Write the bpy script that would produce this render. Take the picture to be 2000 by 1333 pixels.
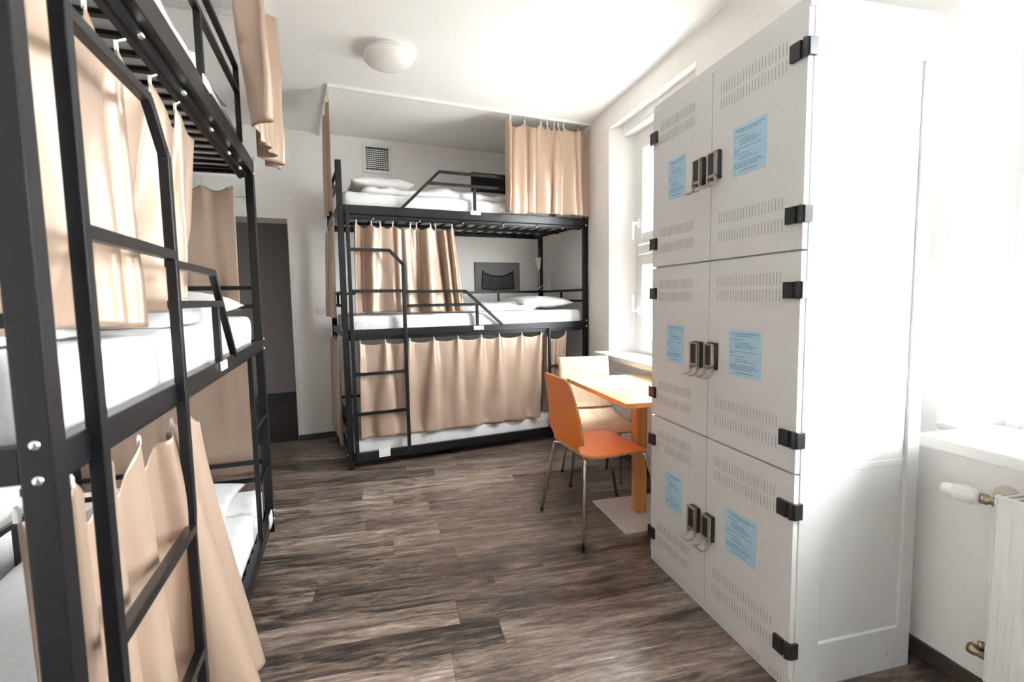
import bpy, bmesh, math, random
from mathutils import Vector, Matrix, noise

for o in list(bpy.data.objects):
    bpy.data.objects.remove(o, do_unlink=True)
S = bpy.context.scene
COL = S.collection

# ---------------------------------------------------------------- camera
CAM_R = Vector((0.97054528, -0.24031878, -0.01699268))
CAM_U = Vector((0.03703508, 0.07913039, 0.99617608))
CAM_W = Vector((0.23805518, 0.96746331, -0.08569986))
cam_d = bpy.data.cameras.new('camera')
cam_d.sensor_width = 36.0
cam_d.lens = 972.72 * 36.0 / 2000.0
cam_d.clip_start = 0.05
cam_d.clip_end = 100
cam_d.dof.use_dof = True
cam_d.dof.focus_distance = 3.2
cam_d.dof.aperture_fstop = 4.0
cam = bpy.data.objects.new('camera', cam_d)
COL.objects.link(cam)
cam.matrix_world = Matrix(((CAM_R.x, CAM_U.x, -CAM_W.x, 0), (CAM_R.y, CAM_U.y, -CAM_W.y, 0),
                           (CAM_R.z, CAM_U.z, -CAM_W.z, 1.3), (0, 0, 0, 1)))
S.camera = cam

# ---------------------------------------------------------------- sky, exposure
world = bpy.data.worlds.new('daylight_sky')
S.world = world
world.use_nodes = True
bg = world.node_tree.nodes['Background']
bg.inputs['Color'].default_value = (0.93, 0.965, 1.0, 1)
bg.inputs['Strength'].default_value = 27.0
# bright hazy sky above the horizon, dimmer street and ground below it
_N, _L = world.node_tree.nodes, world.node_tree.links
_g = _N.new('ShaderNodeTexCoord')
_s = _N.new('ShaderNodeSeparateXYZ')
_r = _N.new('ShaderNodeMapRange')
_r.inputs['From Min'].default_value = -0.15
_r.inputs['From Max'].default_value = 0.12
_m = _N.new('ShaderNodeMix')
_m.data_type = 'RGBA'
_m.inputs['A'].default_value = (0.46, 0.45, 0.43, 1)
_m.inputs['B'].default_value = (0.95, 0.975, 1.0, 1)
_L.new(_g.outputs['Generated'], _s.inputs[0])
_L.new(_s.outputs['Z'], _r.inputs['Value'])
_L.new(_r.outputs['Result'], _m.inputs['Factor'])
_L.new(_m.outputs['Result'], bg.inputs['Color'])
S.view_settings.view_transform = 'Standard'
S.view_settings.look = 'None'
S.view_settings.gamma = 1.0
S.view_settings.use_curve_mapping = False
S.view_settings.exposure = 1.02
try:
    S.cycles.max_bounces = 14
    S.cycles.diffuse_bounces = 9
    S.cycles.sample_clamp_indirect = 10.0
except Exception:
    pass


# ---------------------------------------------------------------- materials
MATS = {}


def nodes_of(m):
    return m.node_tree.nodes, m.node_tree.links


def mat(name, color, rough=0.5, metal=0.0, spec=0.5, noise_amt=0.0, noise_scale=8.0, bump=0.0, bump_scale=60.0,
        sheen=0.0, aniso=0.0, bump_dist=0.002, coat=0.0):
    if name in MATS:
        return MATS[name]
    m = bpy.data.materials.new(name)
    m.use_nodes = True
    N, L = nodes_of(m)
    b = N['Principled BSDF']
    b.inputs['Base Color'].default_value = (*color, 1)
    b.inputs['Roughness'].default_value = rough
    b.inputs['Metallic'].default_value = metal
    b.inputs['Specular IOR Level'].default_value = spec
    b.inputs['Sheen Weight'].default_value = sheen
    b.inputs['Coat Weight'].default_value = coat
    if aniso:
        b.inputs['Anisotropic'].default_value = aniso
    tc = N.new('ShaderNodeTexCoord')
    if noise_amt > 0:
        n = N.new('ShaderNodeTexNoise')
        n.inputs['Scale'].default_value = noise_scale
        n.inputs['Detail'].default_value = 5
        L.new(tc.outputs['Object'], n.inputs['Vector'])
        mx = N.new('ShaderNodeMix')
        mx.data_type = 'RGBA'
        mx.inputs['A'].default_value = (*[c * (1 - noise_amt) for c in color], 1)
        mx.inputs['B'].default_value = (*[min(1, c * (1 + noise_amt)) for c in color], 1)
        L.new(n.outputs['Fac'], mx.inputs['Factor'])
        L.new(mx.outputs['Result'], b.inputs['Base Color'])
    if bump > 0:
        n2 = N.new('ShaderNodeTexNoise')
        n2.inputs['Scale'].default_value = bump_scale
        n2.inputs['Detail'].default_value = 4
        L.new(tc.outputs['Object'], n2.inputs['Vector'])
        bp = N.new('ShaderNodeBump')
        bp.inputs['Strength'].default_value = bump
        bp.inputs['Distance'].default_value = bump_dist
        L.new(n2.outputs['Fac'], bp.inputs['Height'])
        L.new(bp.outputs['Normal'], b.inputs['Normal'])
    MATS[name] = m
    return m


M_WALL = mat('wall_paint', (0.885, 0.868, 0.85), 0.75, spec=0.2, noise_amt=0.02, noise_scale=3, bump=0.12, bump_scale=45)
M_CEIL = mat('ceiling_paint', (0.915, 0.915, 0.91), 0.85, spec=0.1, bump=0.08, bump_scale=60)
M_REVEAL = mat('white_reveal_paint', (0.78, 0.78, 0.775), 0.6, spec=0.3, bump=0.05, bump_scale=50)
M_BLACK = mat('black_powder_coat', (0.006, 0.0057, 0.007), 0.36, spec=0.33, bump=0.1, bump_scale=900, bump_dist=0.0004)
M_CHROME = mat('chrome', (0.72, 0.70, 0.68), 0.16, metal=1.0)
M_STEEL = mat('brushed_nickel', (0.62, 0.55, 0.50), 0.3, metal=1.0)
M_BED = mat('white_bed_linen', (0.76, 0.755, 0.755), 0.85, spec=0.15, sheen=0.1, bump=0.6, bump_scale=17, bump_dist=0.012)
M_LOCK = mat('locker_grey_lacquer', (0.64, 0.632, 0.62), 0.42, spec=0.4)
M_LOCKB = mat('locker_white_lacquer', (0.58, 0.58, 0.57), 0.6, spec=0.22)
M_SLIT = mat('vent_slit_shadow_gap', (0.34, 0.33, 0.32), 0.7)
M_HINGE = mat('black_plastic', (0.015, 0.015, 0.016), 0.35, spec=0.5)
M_PAPER = mat('light_blue_paper', (0.40, 0.58, 0.70), 0.7, spec=0.2)
M_INK = mat('printed_ink', (0.06, 0.12, 0.20), 0.7)
M_ORANGE = mat('orange_laminate', (0.80, 0.19, 0.016), 0.36, spec=0.45)
M_PLYEDGE = mat('plywood_edge', (0.42, 0.26, 0.13), 0.5, noise_amt=0.2, noise_scale=30)
M_WHITEP = mat('white_plastic', (0.80, 0.80, 0.79), 0.35, spec=0.5)
M_WMETAL = mat('white_enamel', (0.80, 0.795, 0.78), 0.35, spec=0.5)
M_BASE = mat('table_base_enamel', (0.70, 0.66, 0.64), 0.4)
M_SKIRT = mat('dark_skirting_board', (0.055, 0.043, 0.036), 0.45, noise_amt=0.2, noise_scale=20)
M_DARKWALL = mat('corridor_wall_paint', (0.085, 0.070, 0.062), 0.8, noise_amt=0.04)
M_PANEL = mat('charcoal_board', (0.15, 0.145, 0.14), 0.6)
M_PANELK = mat('black_board', (0.018, 0.018, 0.019), 0.5)
M_NET = mat('black_net_cord', (0.010, 0.010, 0.011), 0.7)
M_OPAL = mat('opal_glass', (0.85, 0.83, 0.81), 0.2, spec=0.5)
M_SHADE = mat('cream_lamp_shade', (0.72, 0.66, 0.55), 0.5)
M_DARKIN = mat('vent_shade_black', (0.012, 0.012, 0.012), 0.8)
M_LABEL = mat('white_card_label', (0.82, 0.82, 0.82), 0.5)
M_BRASS = mat('aged_brass_valve', (0.34, 0.26, 0.18), 0.35, metal=0.9)
M_EARTH = mat('bare_plaster', (0.62, 0.53, 0.43), 0.8, noise_amt=0.1)


def fabric_material():
    m = mat('tan_satin_curtain', (0.475, 0.345, 0.262), 0.37, metal=0.32, spec=0.5, sheen=0.18, aniso=0.3)
    N, L = nodes_of(m)
    b = N['Principled BSDF']
    b.inputs['Sheen Roughness'].default_value = 0.35
    b.inputs['Sheen Tint'].default_value = (1, 0.88, 0.78, 1)
    tc = N.new('ShaderNodeTexCoord')
    w = N.new('ShaderNodeTexNoise')
    w.inputs['Scale'].default_value = 6
    w.inputs['Detail'].default_value = 3
    L.new(tc.outputs['Object'], w.inputs['Vector'])
    bp = N.new('ShaderNodeBump')
    bp.inputs['Strength'].default_value = 0.5
    bp.inputs['Distance'].default_value = 0.012
    L.new(w.outputs['Fac'], bp.inputs['Height'])
    L.new(bp.outputs['Normal'], b.inputs['Normal'])
    tl = N.new('ShaderNodeBsdfTranslucent')
    tl.inputs['Color'].default_value = (0.60, 0.44, 0.32, 1)
    mx = N.new('ShaderNodeMixShader')
    mx.inputs[0].default_value = 0.10
    L.new(b.outputs[0], mx.inputs[1])
    L.new(tl.outputs[0], mx.inputs[2])
    L.new(mx.outputs[0], N['Material Output'].inputs['Surface'])
    return m


M_CURT = fabric_material()


def wood_material(name, c1, c2, c3, axis='X', scale=1.0, rough=0.35):
    m = bpy.data.materials.new(name)
    m.use_nodes = True
    N, L = nodes_of(m)
    b = N['Principled BSDF']
    b.inputs['Roughness'].default_value = rough
    tc = N.new('ShaderNodeTexCoord')
    mp = N.new('ShaderNodeMapping')
    st = {'X': (0.9, 14, 14), 'Y': (14, 0.9, 14), 'Z': (14, 14, 0.9)}[axis]
    mp.inputs['Scale'].default_value = tuple(v * scale for v in st)
    L.new(tc.outputs['Object'], mp.inputs['Vector'])
    n = N.new('ShaderNodeTexNoise')
    n.inputs['Scale'].default_value = 2.2
    n.inputs['Detail'].default_value = 7
    n.inputs['Distortion'].default_value = 0.6
    L.new(mp.outputs['Vector'], n.inputs['Vector'])
    r = N.new('ShaderNodeValToRGB')
    r.color_ramp.elements[0].position = 0.3
    r.color_ramp.elements[0].color = (*c1, 1)
    r.color_ramp.elements[1].position = 0.72
    r.color_ramp.elements[1].color = (*c3, 1)
    e = r.color_ramp.elements.new(0.5)
    e.color = (*c2, 1)
    L.new(n.outputs['Fac'], r.inputs['Fac'])
    L.new(r.outputs['Color'], b.inputs['Base Color'])
    MATS[name] = m
    return m


M_BEECH = wood_material('beech_wood', (0.46, 0.21, 0.060), (0.55, 0.26, 0.08), (0.62, 0.31, 0.10), 'Z', rough=0.4)
M_TOPW = wood_material('pale_beech_top', (0.70, 0.50, 0.27), (0.76, 0.56, 0.31), (0.80, 0.62, 0.37), 'Y', rough=0.22)
M_BIRCH = wood_material('birch_veneer', (0.66, 0.50, 0.33), (0.72, 0.57, 0.40), (0.77, 0.63, 0.46), 'X', rough=0.35)
M_EDGE = wood_material('beech_table_edge', (0.60, 0.28, 0.07), (0.66, 0.32, 0.09), (0.70, 0.36, 0.11), 'Y', rough=0.4)


def floor_material():
    """dark weathered wood planks, 0.185 m wide, laid along X with staggered ends"""
    m = bpy.data.materials.new('dark_wood_planks')
    m.use_nodes = True
    N, L = nodes_of(m)
    b = N['Principled BSDF']
    tc = N.new('ShaderNodeTexCoord')
    sep = N.new('ShaderNodeSeparateXYZ')
    L.new(tc.outputs['Object'], sep.inputs[0])

    def math_n(op, a=None, bb=None, va=0.0, vb=0.0):
        n = N.new('ShaderNodeMath')
        n.operation = op
        n.inputs[0].default_value = va
        n.inputs[1].default_value = vb
        if a is not None:
            L.new(a, n.inputs[0])
        if bb is not None:
            L.new(bb, n.inputs[1])
        return n.outputs[0]
    W, LEN = 0.158, 1.05
    row_f = math_n('DIVIDE', sep.outputs['Y'], vb=W)
    row = math_n('FLOOR', row_f)
    row_u = math_n('FRACT', row_f)
    rn = N.new('ShaderNodeTexWhiteNoise')
    rn.noise_dimensions = '1D'
    L.new(row, rn.inputs['W'])
    off = math_n('MULTIPLY', rn.outputs['Value'], vb=7.0)
    xf = math_n('DIVIDE', sep.outputs['X'], vb=LEN)
    xo = math_n('ADD', xf, off)
    cell = math_n('FLOOR', xo)
    cell_u = math_n('FRACT', xo)
    # plank id colour
    comb = N.new('ShaderNodeCombineXYZ')
    L.new(row, comb.inputs[0])
    L.new(cell, comb.inputs[1])
    pid = N.new('ShaderNodeTexWhiteNoise')
    pid.noise_dimensions = '2D'
    L.new(comb.outputs[0], pid.inputs['Vector'])
    # grain coordinates, shifted per plank
    gx = math_n('MULTIPLY', sep.outputs['X'], vb=2.6)
    gy = math_n('MULTIPLY', sep.outputs['Y'], vb=19.0)
    sh = math_n('MULTIPLY', pid.outputs['Value'], vb=37.0)
    gx2 = math_n('ADD', gx, sh)
    gy2 = math_n('ADD', gy, sh)
    gc = N.new('ShaderNodeCombineXYZ')
    L.new(gx2, gc.inputs[0])
    L.new(gy2, gc.inputs[1])
    n1 = N.new('ShaderNodeTexNoise')
    n1.inputs['Scale'].default_value = 1.0
    n1.inputs['Detail'].default_value = 8
    n1.inputs['Roughness'].default_value = 0.62
    n1.inputs['Distortion'].default_value = 1.3
    L.new(gc.outputs[0], n1.inputs['Vector'])
    n2 = N.new('ShaderNodeTexNoise')
    n2.inputs['Scale'].default_value = 5.0
    n2.inputs['Detail'].default_value = 6
    n2.inputs['Roughness'].default_value = 0.7
    L.new(gc.outputs[0], n2.inputs['Vector'])
    mixn = math_n('MULTIPLY', n2.outputs['Fac'], vb=0.42)
    n1s = math_n('MULTIPLY', n1.outputs['Fac'], vb=0.70)
    tot = math_n('ADD', n1s, mixn)
    pv = math_n('MULTIPLY', pid.outputs['Value'], vb=0.13)
    tot2 = math_n('ADD', tot, pv)
    tot3 = math_n('SUBTRACT', tot2, vb=0.085)
    r = N.new('ShaderNodeValToRGB')
    cr = r.color_ramp
    cr.elements[0].position = 0.37
    cr.elements[0].color = (0.016, 0.012, 0.0115, 1)
    cr.elements[1].position = 0.74
    cr.elements[1].color = (0.52, 0.43, 0.37, 1)
    e = cr.elements.new(0.47)
    e.color = (0.068, 0.048, 0.039, 1)
    e = cr.elements.new(0.55)
    e.color = (0.17, 0.122, 0.095, 1)
    e = cr.elements.new(0.635)
    e.color = (0.27, 0.205, 0.168, 1)
    L.new(tot3, r.inputs['Fac'])
    # knots / dark stains
    n3 = N.new('ShaderNodeTexNoise')
    n3.inputs['Scale'].default_value = 0.9
    n3.inputs['Detail'].default_value = 3
    n3.inputs['Distortion'].default_value = 1.5
    gc3 = N.new('ShaderNodeCombineXYZ')
    gx3 = math_n('MULTIPLY', gx2, vb=1.6)
    gy3 = math_n('MULTIPLY', gy2, vb=0.45)
    L.new(gx3, gc3.inputs[0])
    L.new(gy3, gc3.inputs[1])
    L.new(gc3.outputs[0], n3.inputs['Vector'])
    r3 = N.new('ShaderNodeValToRGB')
    r3.color_ramp.elements[0].position = 0.30
    r3.color_ramp.elements[0].color = (0.25, 0.25, 0.25, 1)
    r3.color_ramp.elements[1].position = 0.46
    r3.color_ramp.elements[1].color = (1, 1, 1, 1)
    L.new(n3.outputs['Fac'], r3.inputs['Fac'])
    mul = N.new('ShaderNodeMix')
    mul.data_type = 'RGBA'
    mul.blend_type = 'MULTIPLY'
    mul.inputs['Factor'].default_value = 0.75
    L.new(r.outputs['Color'], mul.inputs['A'])
    L.new(r3.outputs['Color'], mul.inputs['B'])
    # seams
    s1 = math_n('LESS_THAN', row_u, vb=0.012)
    s2 = math_n('LESS_THAN', cell_u, vb=0.0022)
    sm = math_n('MAXIMUM', s1, s2)
    seam = N.new('ShaderNodeMix')
    seam.data_type = 'RGBA'
    sf = math_n('MULTIPLY', sm, vb=0.55)
    L.new(sf, seam.inputs['Factor'])
    L.new(mul.outputs['Result'], seam.inputs['A'])
    seam.inputs['B'].default_value = (0.02, 0.015, 0.013, 1)
    L.new(seam.outputs['Result'], b.inputs['Base Color'])
    b.inputs['Roughness'].default_value = 0.30
    b.inputs['Specular IOR Level'].default_value = 0.85
    bp = N.new('ShaderNodeBump')
    bp.inputs['Strength'].default_value = 0.25
    bp.inputs['Distance'].default_value = 0.0015
    L.new(n2.outputs['Fac'], bp.inputs['Height'])
    L.new(bp.outputs['Normal'], b.inputs['Normal'])
    return m


M_FLOOR = floor_material()


def glass_material():
    m = bpy.data.materials.new('window_glass')
    m.use_nodes = True
    N, L = nodes_of(m)
    N.remove(N['Principled BSDF'])
    tr = N.new('ShaderNodeBsdfTransparent')
    tr.inputs['Color'].default_value = (0.96, 0.98, 0.98, 1)
    gl = N.new('ShaderNodeBsdfGlossy')
    gl.inputs['Roughness'].default_value = 0.02
    mx = N.new('ShaderNodeMixShader')
    mx.inputs[0].default_value = 0.05
    L.new(tr.outputs[0], mx.inputs[1])
    L.new(gl.outputs[0], mx.inputs[2])
    L.new(mx.outputs[0], N['Material Output'].inputs['Surface'])
    return m


M_GLASS = glass_material()

# ---------------------------------------------------------------- frames of reference
def frame(origin, xdir):
    x = Vector((xdir[0], xdir[1], 0)).normalized()
    y = Vector((-x.y, x.x, 0))
    return Matrix(((x.x, y.x, 0, origin[0]), (x.y, y.y, 0, origin[1]), (0, 0, 1, origin[2]), (0, 0, 0, 1)))


YAW_L, YAW_B = -0.0899, -0.18397
FW = Matrix.Identity(4)
FB = frame((-0.340, 3.915, 0), (math.cos(YAW_B), -math.sin(YAW_B)))          # back bunk: x along its length, y to the wall
_d = Vector((math.sin(YAW_L), math.cos(YAW_L), 0))
_F = Vector((-0.679, 3.014, 0))
BL = 2.17                                                                      # bunk length
FL = frame(_F - BL * _d, _d)                                                   # left bunk: x away from camera, y to the wall


# ---------------------------------------------------------------- mesh helpers
class MB:
    """collects geometry in frame coordinates"""

    def __init__(self):
        self.bm = bmesh.new()
        self.mi = 0

    def _add(self, vs, fs, smooth=False):
        bv = [self.bm.verts.new(v) for v in vs]
        for f in fs:
            try:
                fc = self.bm.faces.new([bv[i] for i in f])
                fc.smooth = smooth
                fc.material_index = self.mi
            except ValueError:
                pass
        return bv

    def box(self, x0, x1, y0, y1, z0, z1):
        vs = [(x, y, z) for x in (x0, x1) for y in (y0, y1) for z in (z0, z1)]
        self._add(vs, [(0, 1, 3, 2), (4, 6, 7, 5), (0, 4, 5, 1), (2, 3, 7, 6), (0, 2, 6, 4), (1, 5, 7, 3)])
        return self

    def bar(self, a, b, w, h, up=(0, 0, 1)):
        """rectangular bar from a to b, w sideways, h along up"""
        a, b = Vector(a), Vector(b)
        t = (b - a).normalized()
        upv = Vector(up)
        if abs(t.dot(upv)) > 0.95:
            upv = Vector((0, 1, 0))
        s = t.cross(upv).normalized()
        u = s.cross(t).normalized()
        vs = []
        for p in (a, b):
            for i, j in ((-1, -1), (1, -1), (1, 1), (-1, 1)):
                vs.append(p + s * (w / 2 * i) + u * (h / 2 * j))
        self._add(vs, [(0, 1, 2, 3), (7, 6, 5, 4), (0, 4, 5, 1), (1, 5, 6, 2), (2, 6, 7, 3), (3, 7, 4, 0)])
        return self

    def tube(self, pts, r, n=12, cap=True, radii=None):
        pts = [Vector(p) for p in pts]
        rings = []
        prev = None
        for i, p in enumerate(pts):
            if i == 0:
                t = pts[1] - pts[0]
            elif i == len(pts) - 1:
                t = pts[-1] - pts[-2]
            else:
                t = (pts[i + 1] - p).normalized() + (p - pts[i - 1]).normalized()
            t.normalize()
            if prev is None:
                ref = Vector((0, 0, 1)) if abs(t.z) < 0.9 else Vector((1, 0, 0))
                s = t.cross(ref).normalized()
            else:
                s = (prev - t * prev.dot(t)).normalized()
            prev = s
            u = t.cross(s)
            rr = radii[i] if radii else r
            rings.append([self.bm.verts.new(p + (s * math.cos(2 * math.pi * k / n) + u * math.sin(2 * math.pi * k / n)) * rr)
                          for k in range(n)])
        for a, b in zip(rings, rings[1:]):
            for k in range(n):
                f = self.bm.faces.new((a[k], a[(k + 1) % n], b[(k + 1) % n], b[k]))
                f.smooth = True
                f.material_index = self.mi
        if cap:
            for rg in (rings[0], rings[-1]):
                f = self.bm.faces.new(rg)
                f.material_index = self.mi
        return self

    def lathe(self, prof, c=(0, 0, 0), n=32, axis=(0, 0, 1)):
        ax = Vector(axis).normalized()
        ref = Vector((1, 0, 0)) if abs(ax.x) < 0.9 else Vector((0, 1, 0))
        s = ax.cross(ref).normalized()
        u = ax.cross(s)
        c = Vector(c)
        rings = []
        for r, h in prof:
            if r < 1e-6:
                rings.append([self.bm.verts.new(c + ax * h)])
            else:
                rings.append([self.bm.verts.new(c + ax * h + (s * math.cos(2 * math.pi * k / n) + u * math.sin(2 * math.pi * k / n)) * r)
                              for k in range(n)])
        for a, b in zip(rings, rings[1:]):
            for k in range(n):
                if len(a) == 1 and len(b) == 1:
                    continue
                if len(a) == 1:
                    vs = (a[0], b[k], b[(k + 1) % n])
                elif len(b) == 1:
                    vs = (a[k], a[(k + 1) % n], b[0])
                else:
                    vs = (a[k], a[(k + 1) % n], b[(k + 1) % n], b[k])
                f = self.bm.faces.new(vs)
                f.smooth = True
                f.material_index = self.mi
        return self

    def prism(self, poly, z0, z1):
        """vertical prism over a plan polygon"""
        n = len(poly)
        vs = [(p[0], p[1], z0) for p in poly] + [(p[0], p[1], z1) for p in poly]
        fs = [tuple(range(n - 1, -1, -1)), tuple(range(n, 2 * n))]
        fs += [(i, (i + 1) % n, n + (i + 1) % n, n + i) for i in range(n)]
        self._add(vs, fs)
        return self

    def slab(self, poly3, vec):
        """extrude a 3D polygon by vec"""
        n = len(poly3)
        v = Vector(vec)
        vs = [Vector(p) for p in poly3] + [Vector(p) + v for p in poly3]
        fs = [tuple(range(n - 1, -1, -1)), tuple(range(n, 2 * n))]
        fs += [(i, (i + 1) % n, n + (i + 1) % n, n + i) for i in range(n)]
        self._add(vs, fs)
        return self

    def grid(self, fn, nu, nv, smooth=True):
        vs = [[self.bm.verts.new(fn(i / nu, j / nv)) for j in range(nv + 1)] for i in range(nu + 1)]
        for i in range(nu):
            for j in range(nv):
                f = self.bm.faces.new((vs[i][j], vs[i + 1][j], vs[i + 1][j + 1], vs[i][j + 1]))
                f.smooth = smooth
                f.material_index = self.mi
        return self

    def rbox(self, x0, x1, y0, y1, z0, z1, r=0.03, seg=0.045, amp=0.0, scale=5.0, seed=0, top_fn=None):
        """soft rounded block with wrinkles"""
        nx = max(3, int((x1 - x0) / seg))
        ny = max(3, int((y1 - y0) / seg))
        nz = max(4, int((z1 - z0) / min(seg, 0.03)))
        vmap = {}

        def spread(i, n, a, b):
            t = i / n
            return a + (b - a) * (0.5 - 0.5 * math.cos(math.pi * t)) * 0.35 + (b - a) * t * 0.65

        def vert(i, j, k):
            key = (i, j, k)
            if key in vmap:
                return vmap[key]
            p = Vector((spread(i, nx, x0, x1), spread(j, ny, y0, y1), spread(k, nz, z0, z1)))
            rz = min(r, (z1 - z0) / 2 * 0.98)
            c = Vector((min(max(p.x, x0 + r), x1 - r), min(max(p.y, y0 + r), y1 - r), min(max(p.z, z0 + rz), z1 - rz)))
            d = p - c
            if d.length > 1e-9:
                e = Vector((d.x / r, d.y / r, d.z / rz))
                m = max(abs(e.x), abs(e.y), abs(e.z))
                l = e.length
                e = e / l * m
                p = c + Vector((e.x * r, e.y * r, e.z * rz))
            nv_ = noise.noise_vector(Vector((p.x * scale + seed * 7.3, p.y * scale, p.z * scale * 1.5 + seed)))
            nv2 = noise.noise(Vector((p.x * scale * 0.35 + seed, p.y * scale * 0.35, seed * 1.7)))
            wt = (p.z - z0) / max(1e-6, z1 - z0)
            p += Vector((nv_.x, nv_.y, nv_.z)) * amp * (0.25 + 0.75 * min(1, max(0, wt) * 1.4))
            p.z += nv2 * amp * 1.5 * wt
            if top_fn:
                p = top_fn(p, wt)
            v = self.bm.verts.new(p)
            vmap[key] = v
            return v

        def quad(a, b, c, d):
            f = self.bm.faces.new((a, b, c, d))
            f.smooth = True
            f.material_index = self.mi
        for i in range(nx):
            for j in range(ny):
                quad(vert(i, j, nz), vert(i + 1, j, nz), vert(i + 1, j + 1, nz), vert(i, j + 1, nz))
                quad(vert(i, j, 0), vert(i, j + 1, 0), vert(i + 1, j + 1, 0), vert(i + 1, j, 0))
        for i in range(nx):
            for k in range(nz):
                quad(vert(i, 0, k), vert(i + 1, 0, k), vert(i + 1, 0, k + 1), vert(i, 0, k + 1))
                quad(vert(i, ny, k), vert(i, ny, k + 1), vert(i + 1, ny, k + 1), vert(i + 1, ny, k))
        for j in range(ny):
            for k in range(nz):
                quad(vert(0, j, k), vert(0, j, k + 1), vert(0, j + 1, k + 1), vert(0, j + 1, k))
                quad(vert(nx, j, k), vert(nx, j + 1, k), vert(nx, j + 1, k + 1), vert(nx, j, k + 1))
        return self

    def done(self, name, mats, base=(0, 0, 0), bevel=0.0, seg=2):
        bmesh.ops.recalc_face_normals(self.bm, faces=self.bm.faces[:])
        bmesh.ops.translate(self.bm, vec=-Vector(base), verts=self.bm.verts[:])
        me = bpy.data.meshes.new(name)
        self.bm.to_mesh(me)
        self.bm.free()
        for m in (mats if isinstance(mats, (list, tuple)) else [mats]):
            me.materials.append(m)
        o = bpy.data.objects.new(name, me)
        COL.objects.link(o)
        if bevel > 0:
            b = o.modifiers.new('bevel', 'BEVEL')
            b.width = bevel
            b.segments = seg
            b.limit_method = 'ANGLE'
            b.angle_limit = math.radians(40)
            b.harden_normals = False
        return o


def tag(o, label, cat, group=None):
    o['label'] = label
    o['category'] = cat
    if group:
        o['group'] = group
    return o


class Thing:
    def __init__(self, name, label, cat, fr, base, group=None, structure=False):
        self.root = bpy.data.objects.new(name, None)
        COL.objects.link(self.root)
        self.base = Vector(base)
        self.fr = fr
        self.root.matrix_world = fr @ Matrix.Translation(self.base)
        self.root.empty_display_size = 0.1
        if structure:
            self.root['kind'] = 'structure'
        if label:
            self.root['label'] = label
        if cat:
            self.root['category'] = cat
        if group:
            self.root['group'] = group

    def part(self, name, mb, mats, bevel=0.0, parent=None, label=None):
        o = mb.done(name, mats, self.base, bevel)
        if parent is None:
            o.parent = self.root
        else:
            o.parent = parent
        if label:
            o['label'] = label
        return o


def single(name, mb, mats, fr, base, label, cat, group=None, bevel=0.0):
    o = mb.done(name, mats, base, bevel)
    o.matrix_world = fr @ Matrix.Translation(Vector(base))
    return tag(o, label, cat, group)


def struct(name, mb, mats, fr=FW, bevel=0.0):
    o = mb.done(name, mats, (0, 0, 0), bevel)
    o.matrix_world = fr.copy()
    o['kind'] = 'structure'
    return o


def to_frame(fr, p):
    return fr.inverted() @ Vector(p)


# ================================================================= ROOM SHELL
ZC = 2.835
XR = 1.80
Y0 = -2.3
# floor (room and corridor)
struct('floor', MB().box(-3.6, 2.2, Y0 - 0.3, 8.2, -0.12, 0.0), M_FLOOR)
# ceiling
struct('ceiling', MB().box(-2.6, 2.2, Y0 - 0.3, 5.9, ZC, ZC + 0.15), M_CEIL)

# right wall with splayed window niches: (near jamb inner, near frame, far frame, far jamb inner)
NICHES = [(2.69, 2.83, 3.705, 3.885, 0.83, 2.665), (0.02, 0.17, 1.175, 1.275, 0.845, 2.665), (-1.95, -1.80, -0.80, -0.65, 0.845, 2.665)]  # last entry: unseen window added behind the camera to light the room
XF, XO = 1.95, 2.14


def build_right_wall():
    mb = MB()
    ys = sorted(NICHES, key=lambda n: n[0])
    zlo, zhi = 0.80, 2.665
    prev = (Y0, Y0)
    start_in, start_fr = Y0 - 0.3, Y0 - 0.3
    for n in ys:
        mb.prism([(XR, start_in), (XR, n[0]), (XF, n[1]), (XO, n[1]), (XO, start_fr), (XF, start_fr)], zlo, zhi)
        start_in, start_fr = n[3], n[2]
    mb.prism([(XR, start_in), (XR, 5.9), (XF, 5.9), (XO, 5.9), (XO, start_fr), (XF, start_fr)], zlo, zhi)
    mb.box(XR, XO, Y0 - 0.3, 5.9, -0.1, zlo)
    mb.box(XR, XO, Y0 - 0.3, 5.9, zhi, ZC + 0.02)
    return struct('wall_right', mb, M_WALL)


build_right_wall()

# back wall: in the back bunk frame, 1.085 m behind its front, with a doorway on the left
YB = 1.085
TH = 0.34
DX0, DX1, DZ = -1.24, -0.325, 2.05
mb = MB()
mb.box(DX1, 2.75, YB, YB + TH, -0.05, ZC + 0.05)
mb.box(-2.4, DX0, YB, YB + TH, -0.05, ZC + 0.05)
mb.box(DX0, DX1, YB, YB + TH, DZ, ZC + 0.05)
struct('wall_back', mb, M_WALL, FB)
# corner guard strip on the doorway edge
mb = MB()
mb.box(DX1 - 0.003, DX1 + 0.028, YB - 0.003, YB, 0.012, 1.62)
mb.box(DX1 - 0.003, DX1, YB - 0.003, YB + 0.03, 0.012, 1.62)
struct('trim_1', mb, M_WHITEP, FB)
# left wall, parallel to the left bunk
mb = MB()
mb.box(-3.2, 4.35, 0.985, 1.12, -0.05, ZC + 0.05)
struct('wall_left', mb, M_WALL, FL)
# front wall, unseen behind the camera; dark grey chosen to dim metal reflections
mb = MB()
mb.box(-1.8, 2.2, Y0 - 0.15, Y0, -0.05, ZC + 0.05)
struct('wall_front', mb, mat('reflection_dimming_grey', (0.16, 0.155, 0.15), 0.8))
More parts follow.
